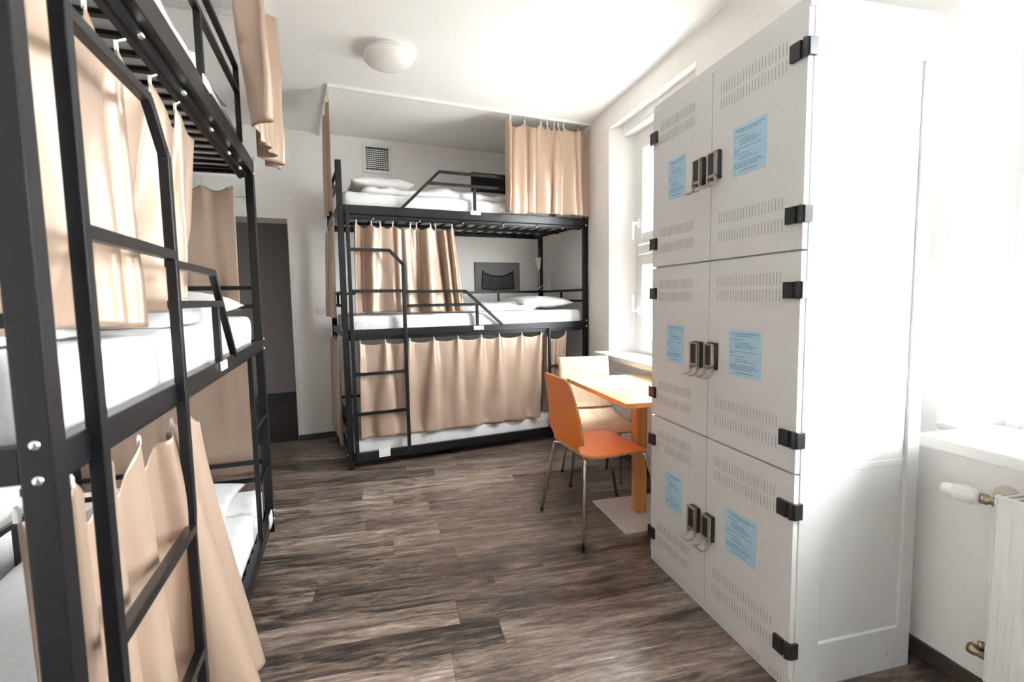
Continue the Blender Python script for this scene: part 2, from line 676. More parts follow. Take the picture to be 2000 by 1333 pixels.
# corridor
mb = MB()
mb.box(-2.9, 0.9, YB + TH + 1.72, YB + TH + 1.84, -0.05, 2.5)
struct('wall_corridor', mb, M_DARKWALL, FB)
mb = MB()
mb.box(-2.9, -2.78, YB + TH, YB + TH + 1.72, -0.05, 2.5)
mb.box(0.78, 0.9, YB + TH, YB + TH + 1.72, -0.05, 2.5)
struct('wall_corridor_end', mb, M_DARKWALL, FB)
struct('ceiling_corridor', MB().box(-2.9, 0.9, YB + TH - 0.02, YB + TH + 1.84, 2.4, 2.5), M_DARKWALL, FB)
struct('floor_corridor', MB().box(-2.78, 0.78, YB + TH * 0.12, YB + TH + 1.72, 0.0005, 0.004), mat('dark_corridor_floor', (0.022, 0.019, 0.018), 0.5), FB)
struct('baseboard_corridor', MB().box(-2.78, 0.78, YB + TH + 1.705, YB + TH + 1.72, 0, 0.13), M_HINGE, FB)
# baseboards
struct('baseboard_back', MB().box(DX1 + 0.0, 2.3, YB - 0.014, YB, 0, 0.055), M_SKIRT, FB, 0.003)
struct('baseboard_right', MB().box(XR - 0.014, XR, Y0, 5.25, 0, 0.06), M_SKIRT, FW, 0.003)
struct('baseboard_left', MB().box(-3.0, 3.1, 0.971, 0.985, 0, 0.055), M_SKIRT, FL, 0.003)


# ---- windows: white two-light casements with transom, handles, sill
def build_window(k, n, sill):
    yn_in, yn, yf, yf_in, zs, zt = n
    w = Thing('window_%d' % k, None, None, FW, (XF, (yn + yf) / 2, zs), structure=True)
    fw = 0.045
    mb = MB()
    x0, x1 = XF, XF + 0.07
    z0, z1 = zs - 0.01, 2.665
    mb.box(x0, x1, yn - 0.02, yn + fw, z0, z1)
    mb.box(x0, x1, yf - fw, yf + 0.02, z0, z1)
    mb.box(x0, x1, yn + fw, yf - fw, z1 - 0.15, z1)
    mb.box(x0, x1, yn + fw, yf - fw, z0, z0 + fw)
    mb.box(x0, x1, yn + fw, yf - fw, 1.63, 1.70)
    w.part('window_frame', mb, M_WHITEP, 0.004)
    sw = 0.085
    for (a, b, hz, dr) in ((z0 + fw + 0.004, 1.624, 1.185, 1), (1.706, z1 - 0.155, 1.87, -1)):
        mb = MB()
        y0, y1 = yn + fw + 0.003, yf - fw - 0.003
        xs0, xs1 = x0 - 0.012, x1 - 0.02
        mb.box(xs0, xs1, y0, y0 + sw, a, b)
        mb.box(xs0, xs1, y1 - sw, y1, a, b)
        mb.box(xs0, xs1, y0 + sw, y1 - sw, a, a + sw)
        mb.box(xs0, xs1, y0 + sw, y1 - sw, b - sw, b)
        sash = w.part('sash', mb, M_WHITEP, 0.005)
        mb = MB().box(xs0 + 0.02, xs0 + 0.026, y0 + sw, y1 - sw, a + sw, b - sw)
        w.part('pane', mb, M_GLASS, parent=sash)
        mb = MB()
        yy = y1 - sw * 0.35
        mb.box(xs0 - 0.012, xs0, yy - 0.014, yy + 0.014, hz - 0.035, hz + 0.035)
        mb.bar((xs0 - 0.045, yy, hz), (xs0, yy, hz), 0.018, 0.018)
        mb.bar((xs0 - 0.05, yy, hz - 0.012 * dr), (xs0 - 0.052, yy, hz + 0.125 * dr), 0.018, 0.012)
        w.part('window_handle', mb, M_WHITEP, 0.004, parent=sash)
    if sill:
        mb = MB()
        mb.prism([(1.665 if k == 1 else 1.605, yn_in - 0.06), (1.665 if k == 1 else 1.605, yf_in - (0.0 if k == 1 else 0.09)),
                  (XR - 0.001, yf_in - (0.0 if k == 1 else 0.09)), (XR - 0.001, yf_in), (XF, yf), (XF, yn), (XR - 0.001, yn_in), (XR - 0.001, yn_in - 0.06)], zs - 0.012, zs + 0.012)
        mb.box(1.665 if k == 1 else 1.605, (1.665 if k == 1 else 1.605) + 0.018, yn_in - 0.06, yf_in - (0.0 if k == 1 else 0.09), zs - 0.03, zs)
        w.part('window_sill', mb, M_WMETAL, 0.006)
    return w


for i, n in enumerate(NICHES):
    build_window(i + 1, n, True)  # the last one is out of view, added for extra daylight
# white plaster lining of the niches
for i, n in enumerate(NICHES):
    mb = MB()
    yn_in, yn, yf, yf_in, zs, zt = n
    e = 0.004
    mb.prism([(XR + 0.002, yf_in), (XF, yf), (XF, yf - e), (XR + 0.002, yf_in - e)], zs + 0.012, zt)
    mb.prism([(XR + 0.002, yn_in), (XF, yn), (XF, yn + e), (XR + 0.002, yn_in + e)], zs + 0.012, zt)
    # dropped soffit next to the frame
    mb.box(1.865, XF, yn - 0.04, yf + 0.05, 2.575, zt)
    struct('trim_%d' % (i + 2), mb, M_REVEAL)


# ================================================================= BUNK BEDS
def build_bunk(fr, label, origin, dims):
    D = dims
    L_, W_ = BL, 0.92
    T = Thing('bunk_bed', label, 'bunk bed', fr, (L_ / 2, W_ / 2, 0), 'triple bunk beds')
    pw = 0.042
    # posts
    for (x, y, h) in ((0, 0, D['tall']), (0, W_ - pw, D['tall']), (L_ - pw, 0, D['short']), (L_ - pw, W_ - pw, D['short'])):
        T.part('post', MB().box(x, x + pw, y, y + pw, 0, h), M_BLACK, 0.003)
    tiers = D['tiers']            # (rail bottom, rail top)
    for ti, (zb, zt) in enumerate(tiers):
        for y in (0.002, W_ - 0.032):
            mb = MB().box(pw, L_ - pw, y, y + 0.03, zb, zt)
            rail = T.part('side_rail', mb, M_BLACK, 0.003)
            # angle ledge carrying the slats
            yy = y + 0.03 if y < 0.3 else y - 0.02
            T.part('ledge', MB().box(pw, L_ - pw, yy, yy + 0.02, zb - 0.022, zb + 0.004), M_BLACK, 0.001, parent=rail)
        for x in (0.006, L_ - 0.036):
            T.part('end_rail', MB().box(x, x + 0.03, pw, W_ - pw, zb, zt), M_BLACK, 0.003)
        mb = MB()
        ns = 20
        for k in range(ns):
            x = 0.09 + (L_ - 0.18) * k / (ns - 1)
            mb.box(x - 0.011, x + 0.011, 0.035, W_ - 0.035, zb + 0.006, zb + 0.018)
        mb.box(0.05, L_ - 0.05, W_ / 2 - 0.015, W_ / 2 + 0.015, zb - 0.018, zb + 0.006)
        T.part('slat_base', mb, M_BLACK)
        # bolts: at the posts and along the ledge
        for x in (0.021, L_ - 0.021):
            for z in (zb + 0.006, zt - 0.008 + (0.012 if ti else 0)):
                if x > 1:
                    T.part('bolt', MB().lathe([(0, -0.006), (0.005, -0.0055), (0.009, -0.002), (0.010, 0.0)], (x, 0, z), 14, (0, 1, 0)), M_CHROME)
                else:
                    T.part('bolt', MB().lathe([(0, -0.004), (0.004, -0.0045), (0.007, -0.002), (0.008, 0.0)], (0, x, z), 14, (1, 0, 0)), M_CHROME)
        if ti == 2:
            for x in (0.26, 0.62, 0.98, 1.34, 1.66, 1.92):
                T.part('bolt', MB().lathe([(0, -0.022), (0.005, -0.0215), (0.008, -0.017), (0.008, 0.0)], (x, 0.035, zb - 0.012), 12, (0, 0.6, 1)), M_CHROME)
    gt = 0.022
    # ladder: outer stile, inner stile, rungs; sits just proud of the rails
    x1, x2 = D['lad']
    zt_l, zb_l = D['lad_z']
    yl = -0.017
    lm = MB()
    lm.box(x1, x1 + 0.026, yl, yl + 0.024, zb_l, tiers[2][0] + 0.01)
    ladder = T.part('ladder', lm, M_BLACK, 0.002, label='outer ladder upright')
    lm = MB()
    lm.box(x2 - 0.026, x2, yl, yl + 0.024, zb_l, zt_l - 0.10)
    lm.bar((x2 - 0.013, yl + 0.012, zt_l - 0.105), (x2 - 0.115, yl + 0.012, zt_l), 0.022, 0.024)
    lm.box(x1 + 0.02, x2 - 0.11, yl + 0.001, yl + 0.023, zt_l - 0.012, zt_l + 0.012)
    T.part('ladder_upright', lm, M_BLACK, 0.002, parent=ladder)
    for z in D['rungs']:
        T.part('rung', MB().box(x1 + 0.02, x2 - 0.02, yl, yl + 0.024, z - 0.012, z + 0.012), M_BLACK, 0.002, parent=ladder)
    # middle guard rail (trapezoid beside the ladder)
    g = D['guard_mid']
    mb = MB()
    z2, z1, xe, xd, xv = g
    zr = tiers[1][1]
    mb.bar((x2, 0.006, z1), (xe, 0.006, z1), gt, gt)
    mb.bar((xe - 0.005, 0.006, z1), (xd, 0.006, zr - 0.005), gt, gt)
    xm = xe + (xd - xe) * (z1 - z2) / (z1 - zr)
    mb.bar((x2, 0.006, z2), (xm, 0.006, z2), gt, gt)
    mb.box(xv - 0.011, xv + 0.011, -0.005, 0.017, zr - 0.005, z2)
    T.part('guard_rail', mb, M_BLACK, 0.002)
    # top guard rail
    xa, xb, z1, z2, xv = D['guard_top']
    zr = tiers[2][1]
    mb = MB()
    xm = xa + (xb - xa) * (z2 - zr) / (z1 - zr)
    mb.bar((xa, 0.006, zr - 0.005), (xb + 0.004, 0.006, z1), gt, gt)
    mb.bar((xb, 0.006, z1), (L_ - 0.35, 0.006, z1), gt, gt)
    mb.bar((xm, 0.006, z2), (L_ - 0.35, 0.006, z2), gt, gt)
    mb.box(xv - 0.011, xv + 0.011, -0.005, 0.017, zr - 0.005, z2)
    mb.box(L_ - 0.361, L_ - 0.339, -0.005, 0.017, zr - 0.005, z1 + 0.011)
    T.part('guard_rail', mb, M_BLACK, 0.002)
    # rear guard rails and end guard rails
    for ti, (zb, zt) in enumerate(tiers):
        hi = 0.285
        if ti == 2:
            hi = 0.26
        mb = MB()
        mb.bar((pw, W_ - 0.02, zt + hi), (L_ - pw, W_ - 0.02, zt + hi), gt, gt)
        for x in (0.55, 1.1, 1.65):
            mb.box(x - 0.009, x + 0.009, W_ - 0.03, W_ - 0.012, zt, zt + hi)
        if ti < 2:
            T.part('rear_rail', mb, M_BLACK, 0.002)
        else:
            mb.bm.free()
        for x in ((0.02, L_ - 0.02) if ti < 2 else (0.02,)):
            mb = MB()
            mb.bar((x, pw, zt + hi), (x, W_ - pw, zt + hi), gt, gt)
            mb.bar((x, pw, zt + hi - 0.1), (x, W_ - pw, zt + hi - 0.1), gt, gt)
            mb.box(x - 0.009, x + 0.009, W_ / 2 - 0.009, W_ / 2 + 0.009, zt + hi - 0.1, zt + hi)
            T.part('end_guard', mb, M_BLACK, 0.002)
    # short upright with a step at the foot end
    xs = D['foot']
    mb = MB()
    mb.box(xs - 0.011, xs + 0.011, 0.004, 0.026, tiers[0][1] - 0.01, tiers[1][0] + 0.01)
    mb.box(xs, L_ - pw, 0.004, 0.026, D['foot_z'] - 0.011, D['foot_z'] + 0.011)
    mb.box(xs, L_ - pw, 0.004, 0.026, D['foot_z'] - 0.30, D['foot_z'] - 0.278)
    T.part('foot_step', mb, M_BLACK, 0.002)
    # label holders on the rails
    for (x, z) in D['labels']:
        hl = 0.036 if z < 0.5 else 0.017
        mb = MB()
        mb.box(x - 0.045, x + 0.045, -0.006, 0.001, z - hl, z + hl)
        h = T.part('label_holder', mb, M_WHITEP, 0.002, label='white card holder clipped to the rail')
        T.part('card', MB().box(x - 0.032, x + 0.032, -0.008, -0.005, z - hl * 0.5, z + hl * 0.35), M_LABEL, parent=h)
    # curtain tracks
    for ti in (1, 2):
        zb = tiers[ti][0]
        T.part('curtain_track', MB().box(0.05, L_ - 0.05, 0.052, 0.068, zb - 0.030, zb - 0.018), M_BLACK)
    return T


DB = dict(tall=2.33, short=2.03, tiers=[(0.062, 0.125), (1.025, 1.08), (1.945, 2.012)], lad=(0.055, 0.481), lad_z=(1.682, 0.10),
          rungs=[1.372, 0.74, 0.433], guard_mid=(1.255, 1.366, 0.985, 1.305, 1.076), guard_top=(0.476, 0.778, 2.309, 2.215, 1.077),
          foot=1.766, foot_z=0.682, labels=[(1.08, 2.003), (1.085, 1.058), (0.273, 0.11)])
DL = dict(tall=2.42, short=2.06, tiers=[(0.062, 0.125), (1.040, 1.095), (1.985, 2.065)], lad=(0.116, 0.622), lad_z=(1.775, 0.10),
          rungs=[1.424, 0.70, 0.352], guard_mid=(1.298, 1.405, 1.09, 1.361, 1.10), guard_top=(0.50, 0.80, 2.40, 2.29, 1.12),
          foot=1.78, foot_z=0.68, labels=[(1.15, 2.06), (1.13, 1.078), (2.0, 0.13)])
build_bunk(FB, 'black metal triple bunk bed standing against the far wall', None, DB)
build_bunk(FL, 'black metal triple bunk bed along the left wall, nearest the camera', None, DL)


# ---- bedding
def mattress(fr, label, x0, x1, y0, y1, z0, z1, seed, group='white mattresses on the bunks', dent=None):
    def fn(p, wt):
        if dent and p.y < 0.25:
            k = min(1, max(0, (dent - p.x) / 0.08))
            p.y += 0.055 * k * (0.25 - p.y) / 0.2
        return p
    mb = MB().rbox(x0, x1, y0, y1, z0, z1, r=0.035, seg=0.035, amp=0.007, scale=9, seed=seed, top_fn=fn)
    return single('mattress', mb, M_BED, fr, ((x0 + x1) / 2, (y0 + y1) / 2, z0), label, 'mattress', group)


def duvet(fr, label, x0, x1, y0, y1, z0, z1, seed, amp=0.02, scale=7):
    def fn(p, wt):
        f = noise.noise(Vector((p.x * 14 + seed, p.y * 4, p.z * 6)))
        ff = noise.noise(Vector((p.x * 5 + seed * 2, p.y * 11, p.z * 3)))
        cr = abs(noise.noise(Vector((p.x * 7 + seed, p.y * 6 + p.x * 3, 1.3))))
        p.z += (0.012 * f + 0.012 * ff - 0.016 * (1 - min(1, cr * 6))) * wt
        p.z = max(p.z, z0 + 0.004)
        return p
    mb = MB().rbox(x0, x1, y0, y1, z0 + 0.002, z1, r=0.05, seg=0.03, amp=amp, scale=scale, seed=seed, top_fn=fn)
    return single('duvet', mb, M_BED, fr, ((x0 + x1) / 2, (y0 + y1) / 2, z0), label, 'duvet', 'white duvets on the bunks')


def pillow(fr, label, x0, x1, y0, y1, z0, h, seed):
    mb = MB()
    cx, cy, a, b = (x0 + x1) / 2, (y0 + y1) / 2, (x1 - x0) / 2, (y1 - y0) / 2

    def side(sg):
        def fn(u, v):
            U, V = 2 * u - 1, 2 * v - 1
            t = (max(0, 1 - abs(U) ** 3.2) * max(0, 1 - abs(V) ** 3.2)) ** 0.55
            pin = 1 - 0.09 * (1 - abs(V) ** 2) * abs(U) ** 4
            pin2 = 1 - 0.09 * (1 - abs(U) ** 2) * abs(V) ** 4
            nz = noise.noise(Vector((U * 2.5 + seed, V * 2.5, sg))) * 0.16 + noise.noise(Vector((U * 7 + seed, V * 6, sg))) * 0.07
            z = z0 + 0.008 + h * 0.42 + sg * h * (0.58 if sg > 0 else 0.40) * t * (1 + (nz if sg > 0 else 0))
            return Vector((cx + a * U * pin, cy + b * V * pin2, z))
        return fn
    mb.grid(side(1), 36, 30)
    mb.grid(side(-1), 36, 30)
    bmesh.ops.remove_doubles(mb.bm, verts=mb.bm.verts[:], dist=1e-5)
    return single('pillow', mb, M_BED, fr, (cx, cy, z0 + 0.02), label, 'pillow', 'white pillows on the bunks')


# back bunk
mattress(FB, 'white mattress on the top tier of the far bunk bed', 0.045, 2.12, 0.04, 0.88, 1.965, 2.118, 1)
mattress(FB, 'white mattress on the middle tier of the far bunk bed', 0.045, 2.12, 0.04, 0.88, 1.045, 1.188, 2)
mattress(FB, 'white mattress on the bottom tier of the far bunk bed, below the drawn curtain', 0.045, 2.12, 0.04, 0.88, 0.082, 0.245, 3)
duvet(FB, 'crumpled white duvet on the top tier of the far bunk bed', 0.20, 2.0, 0.09, 0.80, 2.115, 2.19, 4)
pillow(FB, 'plump white pillow at the left end of the far bunk top tier', 0.12, 0.62, 0.12, 0.78, 2.165, 0.115, 5)
duvet(FB, 'crumpled white duvet on the middle tier of the far bunk bed', 0.75, 1.70, 0.10, 0.82, 1.186, 1.255, 6)
pillow(FB, 'white pillow at the right end of the far bunk middle tier', 1.55, 2.09, 0.10, 0.80, 1.195, 0.11, 7)
pillow(FB, 'white pillow at the right end of the far bunk bottom tier', 1.50, 2.06, 0.14, 0.80, 0.235, 0.10, 17)

# left bunk
mattress(FL, 'white mattress on the top tier of the left bunk bed', 0.045, 2.12, 0.04, 0.88, 2.005, 2.185, 8)
mattress(FL, 'white mattress on the middle tier of the left bunk bed', 0.045, 2.12, 0.05, 0.88, 1.060, 1.225, 9)
mattress(FL, 'white mattress on the bottom tier of the left bunk bed', 0.045, 2.12, 0.045, 0.88, 0.082, 0.27, 10, dent=0.98)
duvet(FL, 'folded white duvet on the near half of the left bunk middle tier', 0.06, 0.66, 0.16, 0.84, 1.223, 1.275, 11, amp=0.008, scale=4)
duvet(FL, 'rumpled white duvet on the middle tier of the left bunk, behind the ladder', 0.86, 1.62, 0.07, 0.80, 1.223, 1.30, 12)
pillow(FL, 'white pillow at the far end of the left bunk middle tier', 1.58, 2.11, 0.07, 0.80, 1.225, 0.125, 13)
pillow(FL, 'white pillow at the far end of the left bunk top tier', 1.35, 1.9, 0.06, 0.72, 2.18, 0.13, 14)
pillow(FL, 'white pillow at the far end of the left bunk bottom tier', 1.56, 2.1, 0.12, 0.80, 0.262, 0.10, 15)


# ================================================================= CURTAINS
def lerp_path(pts, s):
    n = len(pts) - 1
    x = min(max(s, 0), 1) * n
    i = min(int(x), n - 1)
    f = x - i
    if n < 8:
        return Vector(pts[i]).lerp(Vector(pts[i + 1]), f)
    P = [Vector(pts[j]) for j in (max(0, i - 1), i, i + 1, min(n, i + 2))]
    return 0.5 * (2 * P[1] + (P[2] - P[0]) * f + (2 * P[0] - 5 * P[1] + 4 * P[2] - P[3]) * f * f + (3 * P[1] - P[0] - 3 * P[2] + P[3]) * f ** 3)


def curtain(name_label, fr, top, bot, hooks, folds, a0, a1, seed, hook_drop=0.03, sag=0.02, nu=220, nv=46, mode='gather',
            group='tan satin bunk curtains', flip=1.0, hem=0.0, sharp=0.35, ylim=None, amp_s=None):
    """cloth hanging between a top path and a bottom path (frame coordinates), pleated; hooks = positions 0..1 along the top"""
    rnd = random.Random(seed)
    ph = [rnd.uniform(0, 6.28) for _ in range(6)]
    cen = (lerp_path(top, 0.5) + lerp_path(bot, 0.5)) / 2
    base = Vector((cen.x, cen.y, min(p[2] for p in bot)))
    T = Thing('curtain', name_label, 'curtain', fr, base, group)
    hk = sorted(hooks)

    def hook_wave(s):
        # 0 at a hook, 1 half way between two hooks
        if s <= hk[0]:
            return min(1, (hk[0] - s) / 0.08) * 0.6
        if s >= hk[-1]:
            return min(1, (s - hk[-1]) / 0.08) * 0.6
        for a, b in zip(hk, hk[1:]):
            if a <= s <= b:
                u = (s - a) / max(1e-6, b - a)
                return 4 * u * (1 - u)
        return 0

    def fn(s, t):
        P = lerp_path(top, s).lerp(lerp_path(bot, s), t)
        tan = (lerp_path(top, s + 0.01 if s < 0.99 else s) - lerp_path(top, s - 0.01 if s > 0.01 else s))
        tan.z = 0
        if tan.length < 1e-6:
            tan = Vector((1, 0, 0))
        tan.normalize()
        nor = Vector((tan.y, -tan.x, 0)) * flip
        amp = a0 + (a1 - a0) * (t ** 0.7)
        if mode == 'gather':
            w = s + 0.30 / folds * math.sin(2 * math.pi * s * 2.3 + ph[0]) + 0.16 / folds * math.sin(6.28 * 4.1 * s + ph[1] + t * 0.8)
            q = 2 * math.pi * folds * w + 0.5 * math.sin(1.6 * t + ph[2])
            v = math.sin(q) + sharp * math.sin(2 * q + ph[3]) * 0.6
            mod = 0.65 + 0.45 * math.sin(2 * math.pi * s * 1.3 + ph[4] + t)
            off = amp * v * mod
            side = -0.55 * amp * math.cos(q) * mod * min(1, 4 * s) * min(1, 4 * (1 - s))
        else:
            # drawn curtain: soft cones falling from every hook
            off = 0.0
            for i, h in enumerate(hk):
                wd = 0.014 + (0.035 + 0.02 * math.sin(ph[1] + 3.1 * i)) * t
                c = h + (0.018 * math.sin(ph[2] + 2.3 * i)) * t
                off += (1.0 - 0.25 * t) * math.exp(-((s - c) / wd) ** 2)
                c2 = h + 0.045 + 0.02 * math.sin(ph[3] + i)
                off -= 0.55 * t * math.exp(-((s - c2) / 0.03) ** 2)
            off = amp * off + 0.25 * amp * math.sin(2 * math.pi * 3 * s + ph[0]) * t
            off += amp * 0.35 * t * noise.noise(Vector((s * 18 + seed, t * 2.2, seed)))
            side = 0.0
        if amp_s:
            off *= amp_s(s)
        off += amp * 0.45 * noise.noise(Vector((s * folds * 0.9 + seed, t * 2.6, 3.1))) * t
        hw = hook_wave(s)
        dz = -sag * hw * math.exp(-3.2 * t)
        off += 0.3 * sag * hw * math.exp(-5 * t)
        p = P + nor * off + tan * side
        p.z += dz
        if ylim:
            lo, hi_low, hi, zb = ylim(s)
            k = min(1, max(0, (p.z - zb) / 0.08))
            h2 = hi_low + (hi - hi_low) * k
            mid, half = (lo + h2) / 2, (h2 - lo) / 2
            p.y = mid + half * math.tanh((p.y - mid) / half)
        if t > 0.98 and hem:
            p.z += hem * noise.noise(Vector((s * 60, seed, 0)))
        p.z += 0.012 * noise.noise(Vector((s * 5 + seed, 1.7, 0))) * t
        return p
    mb = MB().grid(fn, nu, nv)
    o = T.part('curtain_panel', mb, M_CURT)
    sd = o.modifiers.new('thickness', 'SOLIDIFY')
    sd.thickness = 0.0016
    sd.offset = 0
    for h in hk:
        p = fn(h, 0)
        q = lerp_path(top, h)
        m2 = MB()
        m2.box(p.x - 0.004, p.x + 0.004, p.y - 0.0035, p.y + 0.0035, p.z - 0.012, p.z + hook_drop * 0.6)
        m2.tube([p + Vector((0, 0, hook_drop * 0.5)), Vector((q.x, q.y, q.z + hook_drop))], 0.003, 8)
        T.part('curtain_hook', m2, M_WHITEP)
    return T


# --- back bunk
curtain('tan satin curtain bunched at the right of the far bunk top tier', FB,
        [(1.335, -0.045, 2.772), (2.17, -0.045, 2.775)], [(1.325, -0.05, 2.015), (2.185, -0.05, 2.02)],
        [0.04, 0.23, 0.40, 0.47, 0.57, 0.62, 0.68, 0.86, 0.97], 5.0, 0.034, 0.060, 21, hook_drop=0.035, sag=0.05)
curtain('tan satin curtain gathered at the left of the far bunk middle tier', FB,
        [(0.12, 0.06, 1.885), (0.905, 0.06, 1.885)], [(0.10, 0.055, 1.205), (0.985, 0.055, 1.195)],
        [0.02, 0.17, 0.24, 0.38, 0.55, 0.62, 0.74, 0.80, 0.98], 6.0, 0.030, 0.044, 22, hook_drop=0.03, sag=0.03)
curtain('wide tan satin curtain drawn across the far bunk bottom tier', FB,
        [(0.118, 0.050, 0.978), (1.705, 0.050, 0.978)], [(0.10, 0.025, 0.232), (1.66, 0.025, 0.225)],
        [0.005, 0.125, 0.245, 0.37, 0.50, 0.63, 0.735, 0.87, 0.99], 8.0, 0.024, 0.060, 23, hook_drop=0.025, sag=0.024,
        mode='drawn', hem=0.008, nu=320, nv=60, ylim=lambda s: (-0.008, 0.030, 0.09, 0.25))
curtain('narrow tan curtain end behind the chairs at the far bunk bottom tier', FB,
        [(1.725, 0.062, 0.972), (1.97, 0.062, 0.978)], [(1.73, 0.085, 0.262), (1.96, 0.085, 0.265)],
        [0.03, 0.95], 1.6, 0.012, 0.022, 24, hook_drop=0.025, sag=0.055, nu=60)
curtain('tan curtain seen edge-on at the left end of the far bunk top tier', FB,
        [(-0.025, 0.03, 2.775), (-0.025, 0.42, 2.775)], [(-0.035, 0.04, 1.98), (-0.035, 0.50, 1.98)],
        [0.03, 0.25, 0.5, 0.75, 0.97], 4.0, 0.010, 0.018, 25, hook_drop=0.035, sag=0.02, nu=110)
curtain('tan curtain hanging outside the left end of the far bunk middle tier', FB,
        [(-0.022, 0.08, 1.91), (-0.022, 0.84, 1.91)], [(-0.045, 0.08, 1.17), (-0.045, 0.84, 1.17)],
        [0.03, 0.25, 0.5, 0.75, 0.97], 5.0, 0.006, 0.016, 26, hook_drop=0.02, sag=0.02, nu=110)
curtain('tan curtain hanging outside the left end of the far bunk bottom tier', FB,
        [(-0.020, 0.08, 1.0), (-0.020, 0.84, 1.0)], [(-0.032, 0.08, 0.17), (-0.032, 0.84, 0.17)],
        [0.03, 0.25, 0.5, 0.75, 0.97], 5.0, 0.005, 0.012, 27, hook_drop=0.02, sag=0.02, nu=110)

# --- left bunk
curtain('tan curtain bunched at the far end of the left bunk top tier, near ceiling', FL,
        [(1.40, -0.085, 2.775), (2.17, -0.085, 2.775)], [(1.52, -0.10, 2.075), (2.22, -0.10, 2.04)],
        [0.04, 0.18, 0.30, 0.45, 0.58, 0.72, 0.86, 0.97], 4.0, 0.055, 0.062, 31, hook_drop=0.035, sag=0.03)
curtain('large tan curtain hanging at the near part of the left bunk middle tier', FL,
        [(0.03, 0.062, 1.915), (1.17, 0.045, 1.925)], [(0.05, 0.12, 1.262), (0.66, 0.11, 1.252), (1.22, 0.10, 1.325)],
        [0.01, 0.17, 0.33, 0.50, 0.68, 0.86], 4.6, 0.014, 0.075, 32, hook_drop=0.02, sag=0.09,
        ylim=lambda s: (0.024, 0.24, 0.24, 0.0), amp_s=lambda s: 1.0 + 0.5 * min(1, max(0, (s - 0.6) * 5)))
_plan = [(.03, .05), (.09, .085), (.14, .07), (.17, .02), (.21, .03), (.25, .085), (.30, .08), (.33, .025), (.37, .03), (.39, .085), (.45, .09), (.48, .03),
         (.53, .015), (.56, .06), (.62, .085), (.65, .03), (.655, -.06), (.69, -.135), (.75, -.125), (.775, -.04), (.76, .04), (.79, .065), (.82, -.01),
         (.85, -.09), (.90, -.115), (.94, -.07), (.945, .0), (.93, .04)]
curtain('tan curtain spilling over the bottom rail at the near half of the left bunk', FL,
        [(.03 + (x - .03) * .87, max(0.026, .062 + .40 * (y - .045)), 0.99 - (0.05 if y > .05 else 0.0)) for x, y in _plan],
        [(x, y, .09 + .012 * math.sin(i)) for i, (x, y) in enumerate(_plan)],
        [0.0, 0.12, 0.275, 0.45, 0.64, 0.86, 0.99], 5.0, 0.0, 0.006, 36, hook_drop=0.012, sag=0.045, nv=60, nu=420)

curtain('tan curtain panel hanging across the far end of the left bunk middle tier', FL,
        [(2.16, 0.10, 1.925), (2.16, 0.84, 1.925)], [(2.185, 0.11, 1.262), (2.185, 0.86, 1.262)],
        [0.03, 0.2, 0.4, 0.6, 0.8, 0.97], 2.0, 0.004, 0.009, 34, hook_drop=0.03, sag=0.03, nu=110)
curtain('tan curtain panel hanging across the far end of the left bunk bottom tier', FL,
        [(2.16, 0.08, 0.985), (2.16, 0.86, 0.985)], [(2.19, 0.06, 0.34), (2.19, 0.90, 0.34)],
        [0.03, 0.2, 0.4, 0.6, 0.8, 0.97], 2.2, 0.004, 0.010, 35, hook_drop=0.02, sag=0.03, nu=110)

# ceiling curtain rails
mb = MB()
mb.box(-0.02, 2.205, -0.055, -0.035, ZC - 0.024, ZC)
mb.box(-0.035, -0.012, -0.055, YB, ZC - 0.024, ZC)
single('curtain_rail', mb, M_WHITEP, FB, (1.08, -0.045, ZC - 0.024), 'white curtain rail on the ceiling around the far bunk bed', 'curtain rail', bevel=0.003)
mb = MB()
mb.box(-0.2, 2.21, -0.095, -0.075, ZC - 0.024, ZC)
mb.box(2.19, 2.213, -0.095, 0.985, ZC - 0.024, ZC)
single('curtain_rail', mb, M_WHITEP, FL, (1.08, -0.085, ZC - 0.024), 'white curtain rail on the ceiling above the left bunk bed', 'curtain rail', bevel=0.003)


# ================================================================= LOCKER
LX0, LX1, LY0, LY1 = 1.236, 1.715, 1.262, 2.146
DXF = 1.217                      # front face of the doors


